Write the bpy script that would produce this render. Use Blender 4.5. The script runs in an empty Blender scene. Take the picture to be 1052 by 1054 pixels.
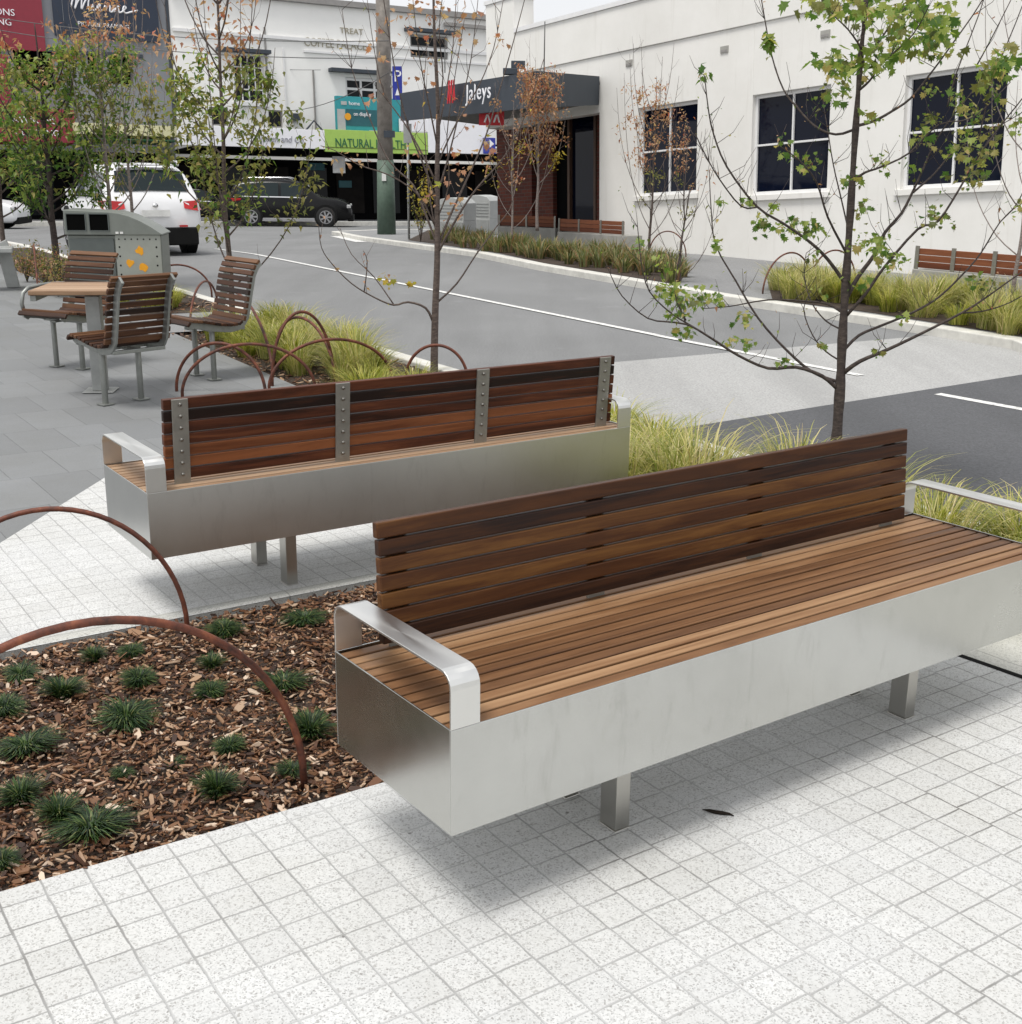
import bpy, bmesh, math, random
from mathutils import Vector as V, Matrix
PI = math.pi
SC = bpy.context.scene
COL = SC.collection
rnd = random.Random(7)

# ------------------------------------------------------------------ camera
CH, FPX, CX, CY = 1.621, 1246.0, 526.0, 527.0
PITCH, ROLL = 0.279, 0.011
FW = V((0, math.cos(PITCH), -math.sin(PITCH)))
_R = V((1, 0, 0)); _U = V((0, math.sin(PITCH), math.cos(PITCH)))
RR = _R*math.cos(ROLL) + _U*math.sin(ROLL)
UU = -_R*math.sin(ROLL) + _U*math.cos(ROLL)
cam = bpy.data.cameras.new('camera'); camo = bpy.data.objects.new('camera', cam); COL.objects.link(camo)
camo.matrix_world = Matrix(((RR.x, UU.x, -FW.x, 0), (RR.y, UU.y, -FW.y, 0), (RR.z, UU.z, -FW.z, CH), (0, 0, 0, 1)))
cam.sensor_fit = 'VERTICAL'; cam.sensor_height = 36; cam.lens = 36*FPX/1054
cam.clip_end = 1000; cam.clip_start = 0.05
SC.camera = camo
# ------------------------------------------------------------------ light
SUN_EL, SUN_AZ = math.radians(68), math.radians(-140)      # azimuth: direction the light comes from, clockwise from +Y
w = bpy.data.worlds.new('World'); SC.world = w; w.use_nodes = True
nt = w.node_tree; bg = nt.nodes['Background']; bg.inputs[1].default_value = 0.062
sky = nt.nodes.new('ShaderNodeTexSky'); sky.sky_type = 'NISHITA'; sky.sun_disc = False
sky.sun_elevation = SUN_EL; sky.sun_rotation = SUN_AZ; sky.dust_density = 4; sky.air_density = 1.2
tc = nt.nodes.new('ShaderNodeTexCoord'); cn = nt.nodes.new('ShaderNodeTexNoise')
cn.inputs['Scale'].default_value = 2.2; cn.inputs['Detail'].default_value = 5
nt.links.new(tc.outputs['Generated'], cn.inputs['Vector'])
cr = nt.nodes.new('ShaderNodeValToRGB')
cr.color_ramp.elements[0].position = .3; cr.color_ramp.elements[0].color = (7.4, 7.5, 7.8, 1)
cr.color_ramp.elements[1].position = .65; cr.color_ramp.elements[1].color = (9.8, 9.8, 9.8, 1)
nt.links.new(cn.outputs['Fac'], cr.inputs[0])
mx = nt.nodes.new('ShaderNodeMixRGB'); mx.inputs[0].default_value = .88
nt.links.new(sky.outputs[0], mx.inputs[1]); nt.links.new(cr.outputs[0], mx.inputs[2]); nt.links.new(mx.outputs[0], bg.inputs[0])
sun = bpy.data.lights.new('sun', 'SUN'); sun.energy = 1.5; sun.angle = math.radians(20); sun.color = (1, .97, .92)
suno = bpy.data.objects.new('sun', sun); COL.objects.link(suno)
sd = V((math.sin(SUN_AZ)*math.cos(SUN_EL), math.cos(SUN_AZ)*math.cos(SUN_EL), math.sin(SUN_EL)))
suno.rotation_euler = sd.to_track_quat('Z', 'Y').to_euler()
SC.view_settings.view_transform = 'Standard'; SC.view_settings.look = 'None'
SC.view_settings.exposure = 0.97; SC.view_settings.gamma = 1

# ------------------------------------------------------------------ where things stand
def g(y): return 0.0 if y < 24 else -.026*(y-24)          # the street falls away beyond 24 m
def ray(px, py): return FW + RR*((px-CX)/FPX) - UU*((py-CY)/FPX)
def at(px, py, dz=0.0):
    d = ray(px, py); z = dz; P = None
    for _ in range(30):
        t = (z-CH)/d.z; P = V((0, 0, CH))+d*t; z = g(P.y)+dz
    return P
def atd(px, py, Y):
    d = ray(px, py); return V((0, 0, CH))+d*(Y/d.y)

# ------------------------------------------------------------------ materials
MATS = {}
class NB:
    def __init__(s, name):
        s.m = bpy.data.materials.new(name); s.m.use_nodes = True; s.t = s.m.node_tree
        s.b = s.t.nodes['Principled BSDF']; MATS[name] = s.m
    def n(s, typ, **kw):
        nd = s.t.nodes.new('ShaderNode'+typ)
        for k, v in kw.items():
            if k in ('operation', 'blend_type', 'feature', 'wave_type', 'bands_direction', 'noise_dimensions', 'data_type', 'distance', 'interpolation_type'): setattr(nd, k, v)
            else: nd.inputs[k.replace('_', ' ')].default_value = v
        return nd
    def l(s, a, b): s.t.links.new(a, b)
    def obj(s, scale=(1, 1, 1), rot=(0, 0, 0), kind='Object'):
        t = s.t.nodes.new('ShaderNodeTexCoord'); m = s.t.nodes.new('ShaderNodeMapping')
        m.inputs['Scale'].default_value = scale; m.inputs['Rotation'].default_value = rot
        s.l(t.outputs[kind], m.inputs['Vector']); return m.outputs[0]
    def ramp(s, fac, stops):
        r = s.t.nodes.new('ShaderNodeValToRGB'); e = r.color_ramp.elements
        while len(e) < len(stops): e.new(.5)
        for i, (p, c) in enumerate(stops):
            e[i].position = p; e[i].color = (*c, 1) if len(c) == 3 else c
        s.l(fac, r.inputs[0]); return r.outputs[0]
    def math(s, op, a, b=None):
        m = s.t.nodes.new('ShaderNodeMath'); m.operation = op
        for i, x in enumerate((a, b)):
            if x is None: continue
            if isinstance(x, (int, float)): m.inputs[i].default_value = x
            else: s.l(x, m.inputs[i])
        return m.outputs[0]
    def mix(s, fac, a, b, typ='MIX'):
        m = s.t.nodes.new('ShaderNodeMixRGB'); m.blend_type = typ
        for i, x in enumerate((fac, a, b)):
            if isinstance(x, (int, float)): m.inputs[i].default_value = x
            elif isinstance(x, tuple): m.inputs[i].default_value = (*x, 1) if len(x) == 3 else x
            else: s.l(x, m.inputs[i])
        return m.outputs[0]
    def bump(s, h, strength=.3, dist=.01):
        b = s.t.nodes.new('ShaderNodeBump'); b.inputs['Strength'].default_value = strength; b.inputs['Distance'].default_value = dist
        s.l(h, b.inputs['Height']); s.l(b.outputs[0], s.b.inputs['Normal'])
    def rnd(s):
        gm = s.t.nodes.new('ShaderNodeNewGeometry'); return gm.outputs['Random Per Island']
def plain(name, c, rough=.6, metal=0, var=.12, sc=6, bump=0, spec=.5, island=0):
    k = NB(name); v = k.obj(kind='Object')
    n = k.n('TexNoise', Scale=sc, Detail=6, Roughness=.65); k.l(v, n.inputs['Vector'])
    lo = tuple(x*(1-var) for x in c); hi = tuple(min(1, x*(1+var)) for x in c)
    colr = k.ramp(n.outputs['Fac'], [(.3, lo), (.7, hi)])
    if island:
        colr = k.mix(1.0, colr, k.ramp(k.rnd(), [(0, (1-island,)*3), (1, (1+island,)*3)]), 'MULTIPLY')
    k.l(colr, k.b.inputs['Base Color'])
    k.b.inputs['Roughness'].default_value = rough; k.b.inputs['Metallic'].default_value = metal
    k.b.inputs['Specular IOR Level'].default_value = spec
    if bump:
        n2 = k.n('TexNoise', Scale=sc*8, Detail=4); k.l(v, n2.inputs['Vector']); k.bump(n2.outputs['Fac'], bump, .005)
    return k.m
def leafmat(name, stops, trans=.35):
    k = NB(name); c = k.ramp(k.rnd(), stops); k.l(c, k.b.inputs['Base Color']); k.b.inputs['Roughness'].default_value = .5
    k.b.inputs['Specular IOR Level'].default_value = .35
    tr = k.t.nodes.new('ShaderNodeBsdfTranslucent'); k.l(k.mix(1.0, c, (1.5, 1.6, .9), 'MULTIPLY'), tr.inputs[0])
    ms = k.t.nodes.new('ShaderNodeMixShader'); ms.inputs[0].default_value = trans
    out = k.t.nodes['Material Output']; k.l(k.b.outputs[0], ms.inputs[1]); k.l(tr.outputs[0], ms.inputs[2]); k.l(ms.outputs[0], out.inputs[0])
    return k.m
def wood(name, stops, axis=0, rough=.5, darkend=0):
    k = NB(name); s = [9, 9, 9]; s[axis] = .55
    mp = k.obj(tuple(s))
    off = k.math('MULTIPLY', k.rnd(), 37.0)
    add = k.t.nodes.new('ShaderNodeVectorMath'); add.operation = 'ADD'; k.l(mp, add.inputs[0]); k.l(off, add.inputs[1])
    n = k.n('TexNoise', Scale=3.0, Detail=9, Roughness=.7, Distortion=.6); k.l(add.outputs[0], n.inputs['Vector'])
    n2 = k.n('TexNoise', Scale=.35, Detail=3); k.l(add.outputs[0], n2.inputs['Vector'])
    f = k.math('ADD', k.math('MULTIPLY', n.outputs['Fac'], .55), k.math('MULTIPLY', n2.outputs['Fac'], .45))
    f = k.math('ADD', f, k.math('MULTIPLY', k.math('SUBTRACT', k.rnd(), .5), .34))
    c = k.ramp(f, stops); k.l(c, k.b.inputs['Base Color'])
    k.l(k.ramp(n.outputs['Fac'], [(.3, (rough-.1,)*3), (.7, (rough+.12,)*3)]), k.b.inputs['Roughness'])
    k.b.inputs['Specular IOR Level'].default_value = .28; k.bump(n.outputs['Fac'], .22, .004); return k.m
def steel(name, c=(.62, .61, .58), rough=.34, axis=0, stain=.35, aniso=.5):
    k = NB(name); s = [60, 60, 60]; s[axis] = 1.2
    n = k.n('TexNoise', Scale=6, Detail=4); k.l(k.obj(tuple(s)), n.inputs['Vector'])
    n2 = k.n('TexNoise', Scale=1.6, Detail=9, Roughness=.75); k.l(k.obj((1, 1, 1)), n2.inputs['Vector'])
    n3 = k.n('TexNoise', Scale=2.6, Detail=8, Roughness=.72, Distortion=.5); k.l(k.obj((7, 1, 1.6)), n3.inputs['Vector'])
    base = k.ramp(n2.outputs['Fac'], [(.3, tuple(x*(1-stain*.45) for x in c)), (.62, c)])
    base = k.mix(k.ramp(n3.outputs['Fac'], [(.54, (0,)*3), (.72, (stain*.85,)*3)]), base, (.24, .24, .22))
    k.l(base, k.b.inputs['Base Color']); k.b.inputs['Metallic'].default_value = 1
    r = k.math('ADD', k.math('MULTIPLY', n.outputs['Fac'], .025), k.math('MULTIPLY', n2.outputs['Fac'], .20))
    k.l(k.math('ADD', r, rough-.14), k.b.inputs['Roughness'])
    k.b.inputs['Anisotropic'].default_value = aniso
    return k.m

# pale granite setts: world space grid turned with the benches
BY = 0.60
def setts(name, size, c, joint, rotz, jw=.035, dark=.3, rough=.7, stagger=.35, var=.10, speck=.25, jx=1.0, jy=1.0):
    k = NB(name); ob = k.t.nodes.new('ShaderNodeNewGeometry'); mp = k.t.nodes.new('ShaderNodeMapping')
    mp.vector_type = 'POINT'; mp.inputs['Rotation'].default_value = (0, 0, -rotz); k.l(ob.outputs['Position'], mp.inputs['Vector'])
    wob = k.n('TexNoise', Scale=14, Detail=3); k.l(ob.outputs['Position'], wob.inputs['Vector'])
    sub = k.t.nodes.new('ShaderNodeVectorMath'); sub.operation = 'SUBTRACT'; k.l(wob.outputs['Color'], sub.inputs[0]); sub.inputs[1].default_value = (.5, .5, .5)
    sca = k.t.nodes.new('ShaderNodeVectorMath'); sca.operation = 'SCALE'; k.l(sub.outputs[0], sca.inputs[0]); sca.inputs['Scale'].default_value = .006
    ad = k.t.nodes.new('ShaderNodeVectorMath'); k.l(mp.outputs[0], ad.inputs[0]); k.l(sca.outputs[0], ad.inputs[1])
    sp = k.t.nodes.new('ShaderNodeSeparateXYZ'); k.l(ad.outputs[0], sp.inputs[0])
    u = k.math('DIVIDE', sp.outputs[0], size[0]); col_ = k.math('FLOOR', u)
    wn = k.t.nodes.new('ShaderNodeTexWhiteNoise'); wn.noise_dimensions = '1D'; k.l(col_, wn.inputs['W'])
    v = k.math('ADD', k.math('DIVIDE', sp.outputs[1], size[1]), k.math('MULTIPLY', wn.outputs['Value'], stagger)); row = k.math('FLOOR', v)
    fu = k.math('FRACT', u); fv = k.math('FRACT', v)
    du = k.math('MULTIPLY', k.math('MINIMUM', fu, k.math('SUBTRACT', 1, fu)), size[0]); dv = k.math('MULTIPLY', k.math('MINIMUM', fv, k.math('SUBTRACT', 1, fv)), size[1])
    d = k.math('MINIMUM', k.math('DIVIDE', du, jx), k.math('DIVIDE', dv, jy))
    jn = k.n('TexNoise', Scale=30, Detail=3); k.l(ob.outputs['Position'], jn.inputs['Vector'])
    d = k.math('ADD', d, k.math('MULTIPLY', k.math('SUBTRACT', jn.outputs['Fac'], .5), jw*.11))
    jm = k.ramp(k.math('DIVIDE', d, jw*.1), [(.35, (1,)*3), (1.0, (0,)*3)])
    cb = k.t.nodes.new('ShaderNodeCombineXYZ'); k.l(col_, cb.inputs[0]); k.l(row, cb.inputs[1])
    w2 = k.t.nodes.new('ShaderNodeTexWhiteNoise'); w2.noise_dimensions = '2D'; k.l(cb.outputs[0], w2.inputs['Vector'])
    cell = k.ramp(w2.outputs['Value'], [(0, tuple(x*(1-var) for x in c)), (.5, c), (1, tuple(min(1, x*(1+var*.6)) for x in c))])
    sn = k.n('TexNoise', Scale=60, Detail=8, Roughness=.85); k.l(ob.outputs['Position'], sn.inputs['Vector'])
    for sc_, th_, cc_ in ((330, .90, (.15, .15, .15)), (190, .93, (.22, .21, .20)), (260, .72, tuple(x*.78 for x in c))):
        vo = k.n('TexVoronoi', Scale=sc_, Randomness=1.0); k.l(ob.outputs['Position'], vo.inputs['Vector']); sx_ = k.t.nodes.new('ShaderNodeSeparateColor'); k.l(vo.outputs['Color'], sx_.inputs[0])
        cell = k.mix(k.ramp(sx_.outputs[0], [(th_-.01, (0,)*3), (th_+.01, (min(1, speck*2.4),)*3)]), cell, cc_)
    sn2 = k.n('TexNoise', Scale=75, Detail=2, Roughness=.5); k.l(ob.outputs['Position'], sn2.inputs['Vector'])
    cell = k.mix(k.ramp(sn2.outputs['Fac'], [(.45, (0,)*3), (.7, (speck*.6,)*3)]), cell, tuple(x*.62 for x in c))
    ln = k.n('TexNoise', Scale=1.1, Detail=6, Roughness=.65); k.l(ob.outputs['Position'], ln.inputs['Vector'])
    cell = k.mix(k.ramp(ln.outputs['Fac'], [(.42, (0,)*3), (.72, (.42,)*3)]), cell, tuple(x*y for x, y in zip(c, (.70, .68, .62))))
    gs_ = k.n('TexNoise', Scale=4.5, Detail=8, Roughness=.75); k.l(ob.outputs['Position'], gs_.inputs['Vector'])
    cell = k.mix(k.ramp(gs_.outputs['Fac'], [(.60, (0,)*3), (.78, (.35,)*3)]), cell, (.27, .255, .22))
    gm_ = k.n('TexVoronoi', Scale=5.5); k.l(ob.outputs['Position'], gm_.inputs['Vector'])
    cell = k.mix(k.ramp(gm_.outputs['Distance'], [(.022, (.75,)*3), (.034, (0,)*3)]), cell, (.10, .095, .09))
    jc = k.mix(k.ramp(ln.outputs['Fac'], [(.44, (0,)*3), (.68, (1,)*3)]), tuple(min(1, x*(1-dark)) for x in c), joint)
    k.l(k.mix(jm, cell, jc), k.b.inputs['Base Color'])
    k.b.inputs['Roughness'].default_value = rough; k.b.inputs['Specular IOR Level'].default_value = .25
    h = k.math('SUBTRACT', k.math('ADD', k.math('MULTIPLY', sn.outputs['Fac'], .9), k.math('MULTIPLY', w2.outputs['Value'], .15)), jm)
    k.bump(h, .55, .003); return k.m
setts('granite_setts', (.100, .100), (.57, .575, .57), (.13, .125, .115), BY, jw=.034, dark=.24, stagger=.16, speck=.26, var=.055)
setts('bluestone_slabs', (.60, .30), (.20, .207, .212), (.12, .12, .12), BY+PI/2, jw=.03, dark=.3, stagger=1.0, var=.12, speck=.12)
setts('pale_slab', (.6, .6), (.50, .50, .47), (.25, .25, .23), BY, jw=.04, dark=.3, stagger=0, var=.06, speck=.25)
def asphalt(name, c, cr_=.22):
    k = NB(name); ob = k.t.nodes.new('ShaderNodeNewGeometry').outputs['Position']
    a = k.n('TexNoise', Scale=.35, Detail=7, Roughness=.6); k.l(ob, a.inputs['Vector'])
    b = k.n('TexNoise', Scale=60, Detail=4, Roughness=.7); k.l(ob, b.inputs['Vector'])
    co = k.ramp(a.outputs['Fac'], [(.32, tuple(x*(1-cr_) for x in c)), (.68, tuple(x*(1+cr_) for x in c))])
    co = k.mix(.55, co, k.ramp(b.outputs['Fac'], [(.35, tuple(x*.55 for x in c)), (.65, tuple(min(1, x*1.5) for x in c))]))
    st_ = k.n('TexNoise', Scale=1.0, Detail=6, Roughness=.6); k.l(k.obj((1.1, .10, 1), (0, 0, math.radians(-32)), 'Object'), st_.inputs['Vector'])
    co = k.mix(k.ramp(st_.outputs['Fac'], [(.45, (0,)*3), (.66, (.4,)*3)]), co, tuple(x*.62 for x in c))
    sp_ = k.n('TexNoise', Scale=1.7, Detail=9, Roughness=.8); k.l(ob, sp_.inputs['Vector'])
    co = k.mix(k.ramp(sp_.outputs['Fac'], [(.58, (0,)*3), (.68, (.35,)*3)]), co, tuple(min(1, x*1.5) for x in c))
    k.l(co, k.b.inputs['Base Color']); k.b.inputs['Roughness'].default_value = .78; k.b.inputs['Specular IOR Level'].default_value = .3
    k.bump(b.outputs['Fac'], .5, .006); return k.m
asphalt('asphalt', (.185, .188, .19)); asphalt('pale_asphalt', (.34, .34, .335), .10); asphalt('new_asphalt', (.082, .084, .09), .12)
asphalt('footpath_grey', (.22, .222, .225), .1)
plain('kerb_concrete', (.55, .54, .50), .8, var=.18, sc=5, bump=.3)
k = NB('line_paint'); ob = k.t.nodes.new('ShaderNodeNewGeometry').outputs['Position']; n = k.n('TexNoise', Scale=22, Detail=8, Roughness=.75); k.l(ob, n.inputs['Vector'])
k.l(k.ramp(n.outputs['Fac'], [(.38, (.30, .30, .30)), (.50, (.66, .66, .64)), (.7, (.72, .72, .70))]), k.b.inputs['Base Color']); k.b.inputs['Roughness'].default_value = .7
plain('soil', (.040, .026, .018), .95, var=.5, sc=14, bump=.8)
k = NB('white_render'); v_ = k.obj(); n = k.n('TexNoise', Scale=.8, Detail=9, Roughness=.7); k.l(v_, n.inputs['Vector']); n2 = k.n('TexNoise', Scale=1.0, Detail=6, Roughness=.65); k.l(k.obj((6, .5, 6)), n2.inputs['Vector'])
co = k.ramp(n.outputs['Fac'], [(.3, (.71, .70, .665)), (.6, (.77, .76, .73))]); co = k.mix(k.ramp(n2.outputs['Fac'], [(.56, (0,)*3), (.75, (.3,)*3)]), co, (.50, .48, .43)); k.l(co, k.b.inputs['Base Color']); k.b.inputs['Roughness'].default_value = .85
n3 = k.n('TexNoise', Scale=45, Detail=4); k.l(v_, n3.inputs['Vector']); k.bump(n3.outputs['Fac'], .1, .006)
plain('white_wall_far', (.85, .845, .82), .8, var=.04, sc=.6)
plain('white_trim', (.72, .72, .72), .5, var=.04)
plain('grey_wall', (.215, .225, .245), .8, var=.08, sc=.5)
plain('coping_grey', (.26, .25, .24), .7)
plain('charcoal', (.032, .042, .056), .55, var=.1, sc=2)
plain('soffit', (.16, .16, .155), .8)
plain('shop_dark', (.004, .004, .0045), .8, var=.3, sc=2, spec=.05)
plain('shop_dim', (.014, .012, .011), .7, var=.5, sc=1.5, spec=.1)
plain('concrete', (.33, .325, .30), .85, var=.15, sc=4, bump=.2)
plain('red_sign', (.23, .018, .035), .5, var=.05)
plain('red_bright', (.55, .02, .03), .5, var=.05)
plain('navy_sign', (.012, .022, .045), .45, var=.06)
plain('white_sign', (.80, .80, .83), .5, var=.02)
plain('lime_sign', (.34, .52, .10), .5, var=.05)
plain('teal_sign', (.02, .27, .30), .5, var=.1)
plain('teal_dark', (.01, .10, .12), .5, var=.1)
plain('blue_sign', (.015, .03, .30), .45, var=.04)
plain('cream_awning', (.62, .60, .36), .7, var=.06)
plain('green_trim', (.02, .12, .05), .6)
plain('pole_timber', (.26, .235, .21), .85, var=.3, sc=5, bump=.4)
plain('pole_green', (.075, .115, .085), .6, var=.2, sc=6)
plain('galv', (.36, .37, .36), .5, metal=.5, var=.12, sc=9)
plain('bin_green', (.20, .215, .195), .45, metal=.4, var=.08, sc=5)
plain('bin_dark', (.11, .125, .12), .5, metal=.3, var=.1, sc=5)
plain('bin_panel', (.34, .355, .32), .45, metal=.5, var=.06, sc=5)
plain('cab_silver', (.42, .43, .42), .5, metal=.3, var=.08, sc=4)
plain('orange_paint', (.75, .33, .01), .6, var=.1, sc=30)
plain('black_void', (.003, .003, .003), .9, spec=.05)
plain('slat_bracket', (.29, .28, .25), .48, metal=.75, var=.12, sc=20)
plain('bolt', (.25, .24, .22), .4, metal=.9)
plain('cast_alloy', (.27, .28, .265), .45, metal=.7, var=.12, sc=14)
plain('white_car', (.74, .745, .76), .25, var=.02, sc=2)
plain('black_car', (.003, .003, .0035), .22, var=.1, sc=2, spec=.3)
plain('car_plastic', (.007, .007, .007), .8, spec=.2)
plain('tyre', (.012, .012, .012), .85, bump=.2)
plain('alloy', (.40, .40, .41), .35, metal=.8)
plain('chrome', (.7, .7, .7), .2, metal=1)
plain('tail_red', (.42, .01, .012), .25)
plain('amber', (.6, .2, .02), .3)
plain('plate_white', (.7, .7, .68), .5)
plain('lead', (.10, .10, .10), .6)
plain('poster_white', (.6, .6, .6), .6, var=.2, sc=5)
plain('dead_leaf', (.02, .015, .012), .9, spec=.1)
plain('sign_ink', (.36, .33, .25), .7)
plain('grey_ink', (.30, .30, .34), .7)
plain('dark_timber_frame', (.10, .055, .035), .6)
def glass(name, c, rough=.04, spec=.28):
    k = NB(name); k.b.inputs['Base Color'].default_value = (*c, 1); k.b.inputs['Roughness'].default_value = rough
    k.b.inputs['Specular IOR Level'].default_value = spec
    n = k.n('TexNoise', Scale=1.6, Detail=3); k.l(k.obj(), n.inputs['Vector']); k.bump(n.outputs['Fac'], .05, .02)
    return k.m
glass('window_glass', (.003, .005, .014), .04, .16); glass('car_glass', (.012, .02, .022), .03); glass('far_glass', (.006, .008, .010), .12, .15)
k = NB('brick'); br = k.t.nodes.new('ShaderNodeTexBrick'); k.l(k.obj((1, 1, 1)), br.inputs['Vector'])
br.inputs['Scale'].default_value = 1; br.inputs['Brick Width'].default_value = .24; br.inputs['Row Height'].default_value = .086; br.inputs['Mortar Size'].default_value = .008
br.inputs['Color1'].default_value = (.15, .035, .02, 1); br.inputs['Color2'].default_value = (.085, .022, .016, 1); br.inputs['Mortar'].default_value = (.10, .07, .055, 1)
k.l(br.outputs[0], k.b.inputs['Base Color']); k.b.inputs['Roughness'].default_value = .85
# timbers
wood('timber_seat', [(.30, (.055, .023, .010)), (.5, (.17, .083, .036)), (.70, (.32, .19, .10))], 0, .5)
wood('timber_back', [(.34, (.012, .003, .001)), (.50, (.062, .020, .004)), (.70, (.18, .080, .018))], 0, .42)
wood('timber_old', [(.36, (.010, .003, .001)), (.48, (.075, .020, .007)), (.68, (.22, .075, .026))], 0, .5)
wood('timber_chair', [(.34, (.015, .006, .003)), (.5, (.060, .023, .010)), (.75, (.19, .095, .045))], 0, .5)
wood('timber_table', [(.30, (.17, .10, .058)), (.5, (.30, .19, .115)), (.75, (.42, .29, .19))], 0, .55)
wood('timber_planter', [(.30, (.045, .014, .008)), (.5, (.15, .045, .02)), (.75, (.27, .10, .045))], 0, .6)
steel('steel', (.59, .595, .575), .27, 0, .32); steel('steel_dull', (.66, .665, .65), .34, 0, .2); steel('steel_arm', (.72, .72, .70), .38, 1, .05); steel('steel_leg', (.5, .49, .46), .38, 2, .2)
# rust
k = NB('rust_rod'); n = k.n('TexNoise', Scale=16, Detail=8, Roughness=.7); k.l(k.obj(), n.inputs['Vector'])
k.l(k.ramp(n.outputs['Fac'], [(.35, (.035, .012, .008)), (.55, (.13, .035, .016)), (.72, (.26, .085, .035))]), k.b.inputs['Base Color'])
k.b.inputs['Roughness'].default_value = .65; k.bump(n.outputs['Fac'], .3, .002)
# bark
def bark(name, a, b, c):
    k = NB(name); n = k.n('TexNoise', Scale=9, Detail=8, Roughness=.75); k.l(k.obj((3, 3, 9)), n.inputs['Vector'])
    k.l(k.ramp(n.outputs['Fac'], [(.3, a), (.5, b), (.7, c)]), k.b.inputs['Base Color']); k.b.inputs['Roughness'].default_value = .85; k.bump(n.outputs['Fac'], .6, .006)
bark('bark', (.035, .026, .024), (.085, .062, .052), (.17, .135, .115))
bark('bark_dark', (.02, .015, .015), (.05, .037, .033), (.115, .09, .075))
bark('bark_pale', (.10, .08, .07), (.20, .165, .15), (.32, .28, .25))
leafmat('leaf_green', [(0, (.05, .115, .022)), (.45, (.14, .21, .045)), (.85, (.30, .34, .10)), (1, (.40, .30, .13))], .45)
leafmat('leaf_deep', [(0, (.02, .06, .012)), (.5, (.065, .12, .022)), (1, (.17, .22, .05))], .4)
leafmat('leaf_olive', [(0, (.06, .08, .02)), (.5, (.16, .16, .05)), (1, (.30, .26, .09))], .4)
leafmat('leaf_orange', [(0, (.24, .10, .065)), (.4, (.38, .20, .13)), (.8, (.46, .31, .20)), (1, (.42, .12, .07))], .4)
leafmat('leaf_yellow', [(0, (.30, .20, .03)), (.6, (.45, .33, .05)), (1, (.25, .28, .05))], .4)
leafmat('grass_gold', [(0, (.17, .20, .045)), (.35, (.30, .31, .085)), (.65, (.48, .43, .17)), (.85, (.58, .50, .28)), (1, (.30, .22, .13))], .3)
leafmat('grass_lime', [(0, (.10, .13, .02)), (.5, (.28, .30, .045)), (.85, (.50, .45, .12)), (1, (.28, .20, .10))], .3)
leafmat('grass_dark', [(0, (.006, .017, .005)), (.5, (.014, .038, .009)), (.85, (.06, .11, .025)), (1, (.20, .20, .07))], .15)
leafmat('grass_mixed', [(0, (.05, .07, .025)), (.45, (.16, .18, .07)), (.8, (.34, .28, .15)), (1, (.28, .13, .08))], .3)
leafmat('bark_chip', [(0, (.018, .009, .006)), (.28, (.052, .022, .011)), (.5, (.13, .056, .025)), (.7, (.22, .115, .058)), (.88, (.34, .22, .135)), (.97, (.60, .48, .37)), (1, (.34, .13, .05))], .0)

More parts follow.
